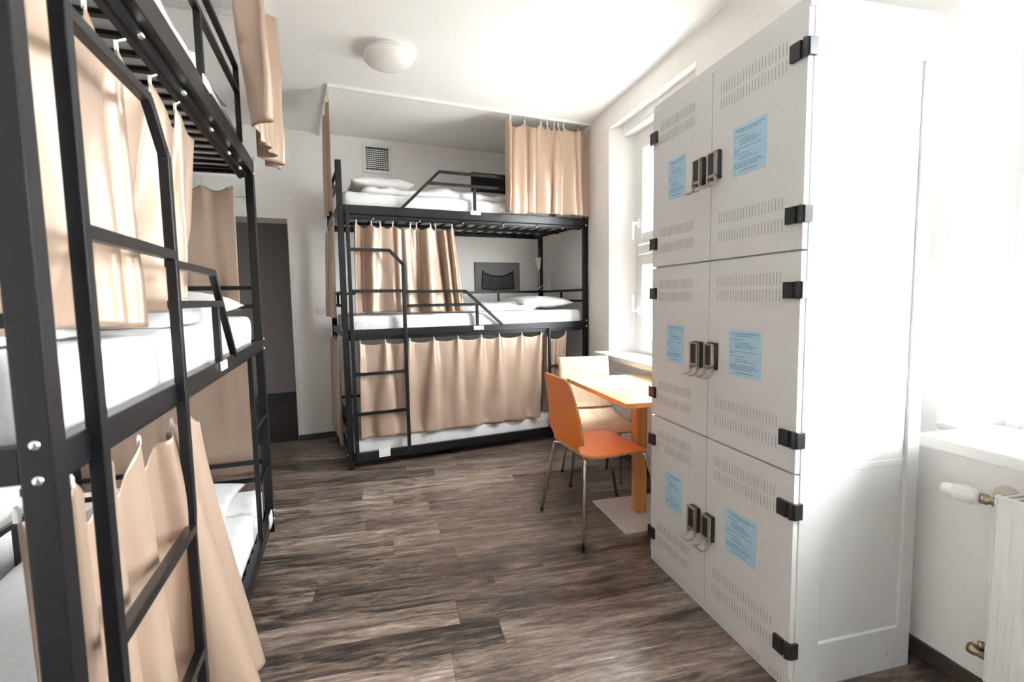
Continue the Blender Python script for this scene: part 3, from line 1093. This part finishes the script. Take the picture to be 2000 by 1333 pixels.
def build_locker():
    T = Thing('locker', 'tall light grey six-door locker in front of the window wall', 'locker', FW, ((LX0 + LX1) / 2, (LY0 + LY1) / 2, 0))
    # carcass: side frames, recessed side panels, top, back, plinth, shelves, divider
    mb = MB()
    H = 2.165
    for (ya, yb, s) in ((LY0, LY0 + 0.02, 1), (LY1 - 0.02, LY1, -1)):
        mb.box(LX0, LX0 + 0.092, ya, yb, 0.0, H - 0.0)
        mb.box(LX1 - 0.052, LX1, ya, yb, 0.0, H - 0.045)
        mb.box(LX0 + 0.092, LX1 - 0.052, ya, yb, 2.02, H)
        mb.box(LX1 - 0.052, LX1, ya, yb, H - 0.045, H)
        mb.box(LX0 + 0.092, LX1 - 0.052, ya, yb, 0.0, 0.15)
    mb.box(LX0, LX1, LY0 + 0.004, LY1 - 0.004, H - 0.03, H + 0.0)
    mb.box(LX1 - 0.012, LX1, LY0 + 0.01, LY1 - 0.01, 0.02, H - 0.01)
    mb.box(LX0, LX0 + 0.02, LY0 + 0.004, LY1 - 0.004, 2.130, H)
    mb.box(LX0, LX1, LY0 + 0.004, LY1 - 0.004, 0.0, 0.045)
    for z in (0.731, 1.430):
        mb.box(LX0, LX1, LY0 + 0.01, LY1 - 0.01, z - 0.012, z + 0.012)
    mb.box(LX0, LX1 - 0.01, 1.700, 1.716, 0.04, 2.15)
    T.part('cabinet_body', mb, M_LOCKB, 0.0025)
    mb = MB()
    mb.box(DXF + 0.004, LX0 - 0.0005, LY0 + 0.002, LY1, 0.0, 0.043)
    T.part('plinth', mb, M_LOCK, 0.001)
    T.part('top_fascia', MB().box(DXF + 0.004, LX0 - 0.0005, LY0 + 0.002, LY1, 2.132, 2.165), M_LOCK, 0.001)
    mb = MB()
    for y in (LY0 + 0.011, LY1 - 0.014):
        mb.box(LX0 + 0.085, LX1 - 0.045, y, y + 0.003, 0.14, 2.03)
    T.part('side_panel', mb, M_LOCKB)
    # dots: rivets in the side frame
    for (x, z) in ((1.262, 2.105), (1.345, 2.112), (1.63, 2.10), (1.262, 0.06), (1.345, 0.045), (1.62, 0.06), (1.268, 1.13)):
        T.part('rivet', MB().lathe([(0, -0.0008), (0.0035, -0.0006), (0.0035, 0.001)], (x, LY0, z), 10, (0, 1, 0)), M_SLIT)
    # plinth slots
    mb = MB()
    for y0 in (2.07, 1.40, 1.30):
        for k in range(5):
            y = y0 + k * 0.012
            mb.box(DXF + 0.0034, DXF + 0.005, y, y + 0.0028, 0.008, 0.034)
    T.part('plinth_slots', mb, M_SLIT)
    rows = [(1.434, 2.129), (0.735, 1.427), (0.047, 0.728)]
    cols = [(1.712, 2.143, 'far'), (1.265, 1.708, 'near')]
    for ri, (z0, z1) in enumerate(rows):
        for (y0, y1, side) in cols:
            mb = MB()
            mb.box(DXF, LX0 - 0.001, y0, y1, z0, z1)
            mb.mi = 1
            ys = 1.348 if side == 'near' else 1.826
            w = 0.311 if side == 'near' else 0.252
            n = 22
            for zc in (z1 - 0.078, z1 - 0.132, z0 + 0.150, z0 + 0.082):
                for k in range(n):
                    y = ys + w * k / (n - 1)
                    mb.box(DXF - 0.0004, DXF + 0.003, y - 0.0016, y + 0.0016, zc - 0.020, zc + 0.020)
            pos = ('top', 'middle', 'bottom')[ri]
            door = T.part('door', mb, [M_LOCK, M_SLIT], 0.0)
            # notice
            zt = (1.885, 1.172, 0.498)[ri]
            if side == 'near':
                ya, yb = 1.424, 1.585
            else:
                ya, yb = 1.882, 2.010
            pm = MB()
            pm.box(DXF - 0.0012, DXF - 0.0002, ya, yb, zt - 0.168, zt)
            pm.mi = 1
            W = yb - ya
            rnd = random.Random(ri * 2 + (side == 'near'))
            # (z from top, left indent, right indent, thickness) text lines; viewer's left is +Y
            lines = [(0.012, .07, .07, .0024), (0.020, .2, .2, .0018), (0.034, .03, .55, .0016), (0.045, .2, .35, .0016), (0.051, .2, .28, .0016),
                     (0.057, .2, .12, .0016), (0.063, .2, .25, .0016), (0.076, .03, .12, .0016), (0.083, .03, .8, .0016), (0.094, .03, .5, .0016),
                     (0.105, .2, .42, .0016), (0.112, .2, .22, .0016), (0.126, .03, .15, .0018), (0.133, .03, .06, .0018), (0.140, .03, .25, .0018),
                     (0.153, .22, .26, .0022)]
            for (dz, li, ri_, th) in lines:
                y = yb - li * W
                ye = ya + ri_ * W
                while y > ye + 0.002:
                    wl = rnd.uniform(0.004, 0.011)
                    y2 = max(ye, y - wl)
                    pm.box(DXF - 0.0016, DXF - 0.0011, y2, y, zt - dz - th, zt - dz)
                    y = y2 - 0.0016
            T.part('notice', pm, [M_PAPER, M_INK], parent=door, label='light blue printed notice')
            # lock: black back plate, nickel surround, dark face, pull handle
            zl = (1.836, 1.116, 0.427)[ri]
            if side == 'near':
                yl0, yl1 = 1.648, 1.700
            else:
                yl0, yl1 = 1.742, 1.795
                zl -= 0.003
            lm = MB()
            lm.box(DXF - 0.016, DXF, yl0, yl1, zl - 0.105, zl)
            lk = T.part('lock', lm, M_HINGE, 0.003, parent=door, label='black and nickel code lock with pull handle')
            lm.__init__()
            # surround and handle share the lock's mesh through extra material slots
            lm.mi = 0
            xa = DXF - 0.028
            lm.box(xa, DXF - 0.015, yl0 + 0.004, yl0 + 0.012, zl - 0.112, zl - 0.004)
            lm.box(xa, DXF - 0.015, yl1 - 0.005, yl1 + 0.003, zl - 0.112, zl - 0.004)
            lm.box(xa, DXF - 0.015, yl0 + 0.004, yl1 + 0.003, zl - 0.010, zl - 0.004)
            lm.box(xa, DXF - 0.015, yl0 + 0.004, yl1 + 0.003, zl - 0.098, zl - 0.088)
            pts = [(xa + 0.006, 0, zl - 0.095), (xa + 0.006, 0, zl - 0.118), (xa + 0.0, 0, zl - 0.128), (xa - 0.012, 0, zl - 0.134), (xa - 0.030, 0, zl - 0.134)]
            for yy in (yl0 + 0.008, yl1 - 0.001):
                for p, q in zip(pts, pts[1:]):
                    lm.bar((p[0], yy, p[2]), (q[0], yy, q[2]), 0.007, 0.006, up=(0, 1, 0))
            lm.box(xa - 0.034, xa - 0.027, yl0 + 0.004, yl1 + 0.003, zl - 0.137, zl - 0.131)
            lm.mi = 1
            lm.box(xa + 0.002, DXF - 0.014, yl0 + 0.012, yl1 - 0.005, zl - 0.088, zl - 0.010)
            T.part('lock_face', lm, [M_STEEL, M_HINGE], 0.001, parent=door)
            # hinges
            for hz in (((2.018, 1.538), (1.310, 0.842), (0.612, 0.145))[ri]):
                hm = MB()
                if side == 'near':
                    hm.box(DXF - 0.013, DXF, 1.283, 1.324, hz - 0.026, hz + 0.026)
                    hm.lathe([(0, -0.027), (0.010, -0.027), (0.010, 0.027), (0, 0.027)], (DXF - 0.003, 1.270, hz), 16)
                    hm.box(DXF - 0.004, DXF + 0.026, 1.254, 1.2635, hz - 0.026, hz + 0.026)
                    hm.box(DXF - 0.008, DXF + 0.004, 1.262, 1.29, hz - 0.020, hz + 0.020)
                else:
                    hm.box(DXF - 0.013, DXF, 2.100, 2.143, hz - 0.026, hz + 0.026)
                    hm.lathe([(0, -0.027), (0.009, -0.027), (0.009, 0.027), (0, 0.027)], (DXF - 0.003, 2.150, hz), 16)
                    hm.box(DXF - 0.003, DXF + 0.024, 2.1475, 2.156, hz - 0.026, hz + 0.026)
                T.part('hinge', hm, M_HINGE, 0.0012, parent=door)
    return T


build_locker()

# ================================================================= TABLE
T = Thing('dining_table', 'small square beech table beside the locker, under the window', 'table', FW, (1.42, 2.64, 0))
T.part('base_plate', MB().box(1.212, 1.628, 2.405, 2.86, 0.0, 0.010), M_BASE, 0.002, label='flat off-white steel base plate')
T.part('column', MB().box(1.385, 1.452, 2.605, 2.672, 0.010, 0.715), M_BEECH, 0.004)
T.part('top_bracket', MB().box(1.29, 1.55, 2.51, 2.77, 0.715, 0.722), M_BASE, 0.001)
mb = MB()
mb.box(1.165, 1.775, 2.300, 3.185, 0.723, 0.7485)
top = T.part('tabletop', mb, M_EDGE, 0.002)
T.part('laminate_surface', MB().box(1.1655, 1.7745, 2.3005, 3.1845, 0.7485, 0.7500), M_TOPW, parent=top)


# ================================================================= CHAIRS
def shell_curve(prof, u):
    """prof: list of (along, z, halfwidth) Catmull-Rom sampled at u 0..1"""
    n = len(prof) - 1
    x = u * n
    i = min(int(x), n - 1)
    f = x - i
    P = [prof[max(0, i - 1)], prof[i], prof[i + 1], prof[min(n, i + 2)]]
    return tuple(0.5 * ((2 * P[1][k]) + (-P[0][k] + P[2][k]) * f + (2 * P[0][k] - 5 * P[1][k] + 4 * P[2][k] - P[3][k]) * f * f +
                        (-P[0][k] + 3 * P[1][k] - 3 * P[2][k] + P[3][k]) * f ** 3) for k in range(3))


def build_chair(label, origin, yaw, seat_prof, back_prof, m_face, m_edge, feet, tops, th=0.011):
    """chair frame: +x is the facing direction, y left; origin on the floor under the seat centre"""
    fr = Matrix.Translation(Vector(origin)) @ Matrix.Rotation(yaw, 4, 'Z')
    T = Thing('chair', label, 'chair', fr, (0, 0, 0), 'plywood shell chairs at the table')

    def shell(name, prof, bow, dishz):
        bm_ = bmesh.new()
        NU, NV = 30, 16
        fr_, bk_ = [], []
        for i in range(NU + 1):
            u = i / NU
            a, z, hw = shell_curve(prof, u)
            a2, z2, _ = shell_curve(prof, min(1, u + 0.02))
            a1, z1, _ = shell_curve(prof, max(0, u - 0.02))
            t = Vector((a2 - a1, 0, z2 - z1)).normalized()
            nrm = Vector((t.z, 0, -t.x))
            rowf, rowb = [], []
            for j in range(NV + 1):
                v = 2 * j / NV - 1
                d = bow * (v * v)
                p = Vector((a, v * hw, z)) + Vector((d, 0, 0)) + Vector((0, 0, dishz * v * v))
                rowf.append(bm_.verts.new(p))
                rowb.append(bm_.verts.new(p - nrm * th * -1))
            fr_.append(rowf)
            bk_.append(rowb)

        def q(a, b, c, d, mi, sm=True):
            f = bm_.faces.new((a, b, c, d))
            f.material_index = mi
            f.smooth = sm
        for i in range(NU):
            for j in range(NV):
                q(fr_[i][j], fr_[i + 1][j], fr_[i + 1][j + 1], fr_[i][j + 1], 0)
                q(bk_[i][j], bk_[i][j + 1], bk_[i + 1][j + 1], bk_[i + 1][j], 0)
        for i in range(NU):
            q(fr_[i][0], bk_[i][0], bk_[i + 1][0], fr_[i + 1][0], 1, False)
            q(fr_[i][NV], fr_[i + 1][NV], bk_[i + 1][NV], bk_[i][NV], 1, False)
        for j in range(NV):
            q(fr_[0][j], fr_[0][j + 1], bk_[0][j + 1], bk_[0][j], 1, False)
            q(fr_[NU][j], bk_[NU][j], bk_[NU][j + 1], fr_[NU][j + 1], 1, False)
        m = MB()
        m.bm.free()
        m.bm = bm_
        return T.part(name, m, [m_face, m_edge])
    shell('backrest', back_prof, 0.0, 0.0)
    shell('seat', seat_prof, 0.0, 0.006)
    # frame: mounting plate with four bent tubular legs
    mb = MB()
    zs = min(p[1] for p in seat_prof) - 0.012
    mb.tube([(0.13, -0.12, zs), (0.13, 0.12, zs)], 0.009)
    mb.tube([(-0.12, -0.12, zs), (-0.12, 0.12, zs)], 0.009)
    mb.box(-0.13, 0.14, -0.05, 0.05, zs - 0.003, zs + 0.010)
    T.part('seat_support', mb, M_CHROME)
    for (f, t) in zip(feet, tops):
        p0 = Vector((t[0] * 0.8, t[1] * 0.55, zs))
        p1 = Vector((t[0], t[1], zs))
        p2 = p1.lerp(Vector((f[0], f[1], 0)), 0.07)
        p3 = Vector((f[0], f[1], 0.004))
        mb = MB()
        mid = [p0, p0.lerp(p1, 0.6), p1.lerp(p0, 0.12), p1.lerp(p2, 0.35) + Vector((0, 0, 0.002)), p2, p3]
        mb.tube(mid, 0.0095, 14)
        lg = T.part('leg', mb, M_CHROME)
        mb = MB().lathe([(0, 0), (0.011, 0), (0.011, 0.014), (0.0095, 0.016)], (f[0], f[1], 0.0), 14)
        T.part('foot_cap', mb, M_HINGE, parent=lg)
    return T


# orange chair faces +X, seat centre (1.15, 2.63)
ox, oy = 1.14, 2.63
build_chair('orange laminate chair with chrome legs, pushed up to the table', (ox, oy, 0), math.radians(3),
            seat_prof=[(-0.185, 0.462, 0.150), (-0.170, 0.458, 0.225), (-0.10, 0.452, 0.243), (0.0, 0.451, 0.240), (0.10, 0.457, 0.236), (0.17, 0.460, 0.232), (0.200, 0.456, 0.215)],
            back_prof=[(-0.180, 0.461, 0.165), (-0.193, 0.472, 0.168), (-0.198, 0.492, 0.172), (-0.199, 0.510, 0.200), (-0.199, 0.522, 0.232), (-0.199, 0.545, 0.240),
                       (-0.203, 0.60, 0.230), (-0.215, 0.70, 0.208), (-0.238, 0.80, 0.184), (-0.250, 0.838, 0.174), (-0.256, 0.856, 0.160), (-0.258, 0.862, 0.138)],
            m_face=M_ORANGE, m_edge=M_PLYEDGE,
            feet=[(-0.235, -0.325), (-0.262, 0.215), (0.33, -0.24), (0.275, 0.26)],
            tops=[(-0.170, -0.21), (-0.19, 0.17), (0.19, -0.20), (0.16, 0.17)])
# birch chair faces -Y (towards the table), seat centre
build_chair('pale birch plywood chair behind the table, in front of the far bunk', (1.345, 3.09, 0), math.radians(-97),
            seat_prof=[(-0.25, 0.50, 0.19), (-0.22, 0.475, 0.195), (-0.15, 0.460, 0.200), (-0.05, 0.455, 0.203), (0.06, 0.460, 0.205), (0.15, 0.464, 0.205), (0.20, 0.455, 0.203), (0.225, 0.435, 0.200)],
            back_prof=[(-0.25, 0.498, 0.190), (-0.275, 0.54, 0.188), (-0.295, 0.60, 0.187), (-0.32, 0.70, 0.188), (-0.352, 0.80, 0.190), (-0.370, 0.855, 0.190)],
            m_face=M_BIRCH, m_edge=M_PLYEDGE,
            feet=[(-0.33, -0.17), (-0.33, 0.17), (-0.03, -0.18), (-0.03, 0.18)],
            tops=[(-0.16, -0.15), (-0.16, 0.15), (0.03, -0.15), (0.03, 0.15)], th=0.014)


# ================================================================= RADIATORS
def radiator(label, y0, y1, x0, x1, z0, z1, valve_side=1):
    T = Thing('radiator', label, 'radiator', FW, ((x0 + x1) / 2, (y0 + y1) / 2, z0), 'white panel radiators below the windows')
    mb = MB()
    mb.box(x0 + 0.006, x0 + 0.02, y0 + 0.004, y1 - 0.004, z0, z1 - 0.004)
    mb.box(x1 - 0.02, x1 - 0.006, y0 + 0.004, y1 - 0.004, z0, z1 - 0.004)
    n = int((y1 - y0) / 0.035)
    for k in range(1, n):
        y = y0 + (y1 - y0) * k / n
        for xx in (x0,):
            vs = [(xx + 0.006, y - 0.013, z0 + 0.05), (xx + 0.006, y + 0.013, z0 + 0.05), (xx + 0.006, y + 0.013, z1 - 0.05), (xx + 0.006, y - 0.013, z1 - 0.05)]
            mb.prism([(xx + 0.008, y - 0.013), (xx + 0.008, y + 0.013), (xx + 0.001, y + 0.007), (xx + 0.001, y - 0.007)], z0 + 0.045, z1 - 0.045)
    T.part('front_panel', mb, M_WMETAL, 0.0015)
    T.part('end_cover', MB().box(x0 + 0.002, x1 - 0.002, y1 - 0.004, y1, z0, z1), M_WMETAL, 0.0015)
    T.part('end_cover', MB().box(x0 + 0.002, x1 - 0.002, y0, y0 + 0.004, z0, z1), M_WMETAL, 0.0015)
    mb = MB()
    mb.box(x0, x0 + 0.014, y0, y1, z1 - 0.008, z1)
    mb.box(x1 - 0.014, x1, y0, y1, z1 - 0.008, z1)
    k = y0 + 0.01
    while k < y1 - 0.02:
        mb.box(x0 + 0.012, x1 - 0.012, k, k + 0.008, z1 - 0.006, z1 - 0.001)
        k += 0.021
    T.part('top_grille', mb, M_WMETAL)
    for z in (z0 + 0.06, z1 - 0.05):
        T.part('wall_bracket', MB().box(x1 - 0.01, XR - 0.001, (y0 + y1) / 2 - 0.02, (y0 + y1) / 2 + 0.02, z - 0.02, z + 0.02), M_WMETAL)
    return T


R1 = radiator('white radiator below the far window, half hidden by the table', 2.62, 3.62, 1.70, 1.775, 0.16, 0.715)
R2 = radiator('white panel radiator with thermostat valve at the right edge', 0.0, 1.018, 1.672, 1.775, 0.14, 0.712)
# valve, pipe and thermostat head of the right radiator
mb = MB()
mb.lathe([(0.0, 0.0), (0.014, 0.0), (0.014, 0.028), (0.011, 0.03), (0.011, 0.045), (0.016, 0.047), (0.016, 0.062), (0, 0.062)], (1.722, 1.018, 0.672), 18, (0, 1, 0))
mb.tube([(1.722, 1.06, 0.672), (1.76, 1.06, 0.672), (1.798, 1.06, 0.672)], 0.009)
v = R2.part('valve', mb, M_BRASS)
mb = MB()
mb.lathe([(0, 0), (0.036, 0.0), (0.036, 0.006), (0.014, 0.012)], (1.7995, 1.06, 0.672), 24, (-1, 0, 0))
R2.part('pipe_collar', mb, M_EARTH)
mb = MB()
prof = [(0.0, 0.0), (0.019, 0.0), (0.025, 0.012), (0.0265, 0.03), (0.024, 0.055), (0.020, 0.072), (0.019, 0.088), (0.016, 0.096), (0, 0.097)]
mb.lathe(prof, (1.722, 1.082, 0.672), 28, (-0.25, 1, 0.02))
for k in range(20):
    a = 2 * math.pi * k / 20
    ax = Vector((-0.25, 1, 0.02)).normalized()
    s = ax.cross(Vector((0, 0, 1))).normalized()
    u = ax.cross(s)
    c = Vector((1.722, 1.082, 0.672))
    d = s * math.cos(a) + u * math.sin(a)
    mb.bar(c + ax * 0.018 + d * 0.026, c + ax * 0.066 + d * 0.0225, 0.003, 0.003)
R2.part('thermostat_head', mb, M_WHITEP)
mb = MB()
mb.lathe([(0.0, 0.0), (0.013, 0.0), (0.013, 0.05), (0.017, 0.052), (0.017, 0.068), (0, 0.068)], (1.722, 1.018, 0.19), 18, (0, 1, 0))
mb.tube([(1.722, 1.055, 0.19), (1.76, 1.055, 0.19), (1.798, 1.055, 0.19)], 0.009)
mb.lathe([(0.0, 0.0), (0.010, 0.0), (0.010, 0.02), (0, 0.021)], (1.722, 1.055, 0.205), 14, (0, 0, 1))
R2.part('return_valve', mb, M_BRASS)

# ================================================================= CEILING LAMP
cx, cy = 0.055, 3.30
T = Thing('ceiling_lamp', 'white opal glass dome lamp on the ceiling', 'ceiling lamp', FW, (cx, cy, ZC))
T.part('mounting_ring', MB().lathe([(0.0, 0.0), (0.135, 0.0), (0.135, -0.018), (0.125, -0.022), (0, -0.022)], (cx, cy, ZC), 40), M_WMETAL)
pr = [(0.128, -0.012), (0.148, -0.022), (0.155, -0.036), (0.150, -0.055), (0.133, -0.074), (0.105, -0.089), (0.07, -0.099), (0.035, -0.104), (0, -0.1055)]
T.part('lamp_shade', MB().lathe(pr, (cx, cy, ZC), 48), M_OPAL)

# ================================================================= WALL THINGS ON THE BACK WALL (frame FB, wall face y = YB)
# ventilation grille
gx0, gx1, gz0, gz1 = 0.355, 0.632, 2.515, 2.79
T = Thing('ventilation_grille', 'square white ventilation grille high on the far wall', 'air vent', FB, ((gx0 + gx1) / 2, YB, gz0))
mb = MB()
f = 0.032
mb.box(gx0, gx1, YB - 0.012, YB, gz0, gz0 + f)
mb.box(gx0, gx1, YB - 0.012, YB, gz1 - f, gz1)
mb.box(gx0, gx0 + f, YB - 0.012, YB, gz0 + f, gz1 - f)
mb.box(gx1 - f, gx1, YB - 0.012, YB, gz0 + f, gz1 - f)
T.part('frame', mb, M_WMETAL, 0.002)
T.part('duct_shade_plate', MB().box(gx0 + f, gx1 - f, YB - 0.002, YB + 0.001, gz0 + f, gz1 - f), M_DARKIN)  # flat plate on the wall, duct shade put into its near-black colour
mb = MB()
k = gz0 + f + 0.02
while k < gz1 - f - 0.012:
    mb.bar((gx0 + f, YB - 0.006, k), (gx1 - f, YB - 0.006, k), 0.006, 0.0075)
    k += 0.0185
for i in range(1, 10):
    x = gx0 + f + (gx1 - gx0 - 2 * f) * i / 10
    mb.box(x - 0.0016, x + 0.0016, YB - 0.0045, YB - 0.002, gz0 + f, gz1 - f)
T.part('louvre', mb, M_WMETAL)
# black board at the head of the top tier
single('wall_board', MB().box(1.44, 2.02, YB - 0.02, YB, 2.415, 2.61), M_PANELK, FB, (1.73, YB, 2.415),
       'black board on the wall above the top tier of the far bunk', 'wall board', bevel=0.003)
# charcoal board with a net pocket at the middle tier
bx0, bx1, bz0, bz1 = 1.458, 1.98, 1.375, 1.685
T = Thing('wall_board', 'charcoal wall board with black net pocket above the far middle bunk', 'wall board', FB, ((bx0 + bx1) / 2, YB, bz0))
T.part('board', MB().box(bx0, bx1, YB - 0.018, YB, bz0, bz1), M_PANEL, 0.002)
px0, px1, pz0, pz1 = 1.535, 1.905, 1.408, 1.592
yy = YB - 0.024
mb = MB()


def edge_top(u):
    return pz1 - 0.045 * (4 * u * (1 - u)) ** 0.7


def edge_x(u, v):
    c = (px0 + px1) / 2
    h = (px1 - px0) / 2
    return c + h * (2 * u - 1) * (1.0 - 0.06 * v)


def pp(u, v):
    bul = -0.018 * (4 * u * (1 - u)) * (4 * v * (1 - v))
    return Vector((edge_x(u, v), yy + bul - 0.002, pz0 - 0.010 * (4 * u * (1 - u)) + (edge_top(u) - pz0) * v))


N_ = 10
for i in range(-5, N_ + 1):
    for sgn in (1, -1):
        pts = []
        for k in range(25):
            v_ = k / 24
            u_ = i / N_ + v_ * 5 / N_ if sgn > 0 else (i + 5) / N_ - v_ * 5 / N_
            if 0 <= u_ <= 1:
                pts.append(pp(u_, v_))
        if len(pts) > 1:
            mb.tube(pts, 0.0030, 5, cap=False)
T.part('net', mb, M_NET)
mb = MB()
mb.tube([pp(u / 20, 1) for u in range(21)], 0.006, 8)
mb.tube([pp(u / 20, 0) for u in range(21)], 0.007, 8)
mb.tube([pp(0, u / 10) for u in range(11)], 0.006, 8)
mb.tube([pp(1, u / 10) for u in range(11)], 0.006, 8)
T.part('net_border', mb, M_NET)
for (u, v_) in ((0.03, 0.97), (0.97, 0.97), (0.03, 0.12), (0.5, 0.0)):
    p = pp(u, v_)
    T.part('screw', MB().lathe([(0, -0.006), (0.005, -0.004), (0.006, 0.0)], (p.x, p.y - 0.004, p.z), 10, (0, 1, 0)), M_CHROME)

# light switches beside the bunk: a pair of plates
T = Thing('light_switch', 'white double light switch on the far wall beside the bunk post', 'light switch', FB, (-0.03, YB, 1.175))
for (a, b) in ((-0.122, -0.066), (-0.060, 0.072)):
    T.part('switch_plate', MB().box(a, b, YB - 0.010, YB, 1.178, 1.242), M_WHITEP, 0.003)
for (a, b) in ((-0.112, -0.076), (-0.050, 0.000), (0.010, 0.062)):
    T.part('rocker', MB().box(a, b, YB - 0.014, YB - 0.009, 1.187, 1.233), M_WHITEP, 0.002)
# white casing above the doorway
T = Thing('distribution_box', 'shallow white electrical box above the doorway, behind the left bunk', 'electrical box', FB, (-0.83, YB, 2.21))
T.part('housing', MB().box(-1.02, -0.64, YB - 0.03, YB, 2.215, 2.375), M_WHITEP, 0.004)
T.part('cover', MB().box(-0.80, -0.665, YB - 0.036, YB - 0.029, 2.235, 2.315), M_WMETAL, 0.002)
# coat hook on the corridor wall
mb = MB()
yc = YB + TH + 1.72
mb.box(-1.155, -1.125, yc - 0.02, yc, 1.74, 1.90)
mb.box(-1.20, -1.08, yc - 0.03, yc - 0.008, 1.805, 1.835)
single('coat_hook', mb, M_HINGE, FB, (-1.14, yc, 1.74), 'small black hook on the dark corridor wall beyond the doorway', 'hook', bevel=0.004)

# ---- reading lamps with cone shades on the bunk's far right post, and sockets with hanging cords on the right wall
T = Thing('reading_lamp', 'cream cone reading lamp clipped to the rear post of the far bunk', 'lamp', FB, (2.10, 0.86, 1.38))
T.part('lamp_shade', MB().lathe([(0.012, 0.0), (0.020, 0.02), (0.030, 0.07), (0.040, 0.125), (0.0385, 0.125), (0.018, 0.02), (0, 0.012)],
                                (2.098, 0.845, 1.60), 28, (-0.12, 0.0, 1)), M_SHADE)
T.part('gooseneck', MB().tube([(2.11, 0.87, 1.37), (2.113, 0.862, 1.45), (2.105, 0.85, 1.53), (2.098, 0.845, 1.605)], 0.005, 10), M_SHADE)
T.part('clip', MB().box(2.10, 2.125, 0.862, 0.885, 1.35, 1.39), M_HINGE, 0.003)
for (yy, z, lab) in ((5.12, 1.935, 'small white socket high on the window wall, upper of the pair by the far bunk'),
                     (5.10, 1.835, 'small white socket on the window wall, lower of the pair by the far bunk')):
    T = Thing('wall_socket', lab, 'socket', FW, (XR, yy, z))
    T.part('socket_plate', MB().box(XR - 0.010, XR, yy - 0.03, yy + 0.03, z - 0.035, z + 0.035), M_WHITEP, 0.003)
    T.part('socket_insert', MB().lathe([(0, 0.0), (0.018, 0.0), (0.02, -0.003), (0.02, -0.006)], (XR - 0.009, yy, z), 20, (1, 0, 0)), M_WMETAL)
rnd = random.Random(5)
a = Vector((XR - 0.014, 5.10, 1.82))
b = FB @ Vector((2.095, 0.865, 1.40))
for k in range(3):
    pts = []
    for i in range(30):
        t = i / 29
        p = a.lerp(b, t ** (1.5 + 0.5 * k))
        p.z = a.z + (1.36 + 0.05 * k - a.z) * min(1, t * 1.35) + 0.05 * math.sin(t * 9 + k) * t * (1 - t) * 3
        if t > 0.74:
            p.z += (b.z - p.z) * (t - 0.74) / 0.26
        p.x += 0.012 * math.sin(t * 11 + k * 2) - 0.01 * k
        p.y += 0.03 * math.sin(t * 7 + k)
        pts.append(p)
    single('power_cord', MB().tube(pts, 0.0028, 7), M_WHITEP, FW, (b.x, b.y, 1.36), 'thin white cord dangling from the lower socket to the bunk post',
           'cord', 'cords hanging beside the far bunk')
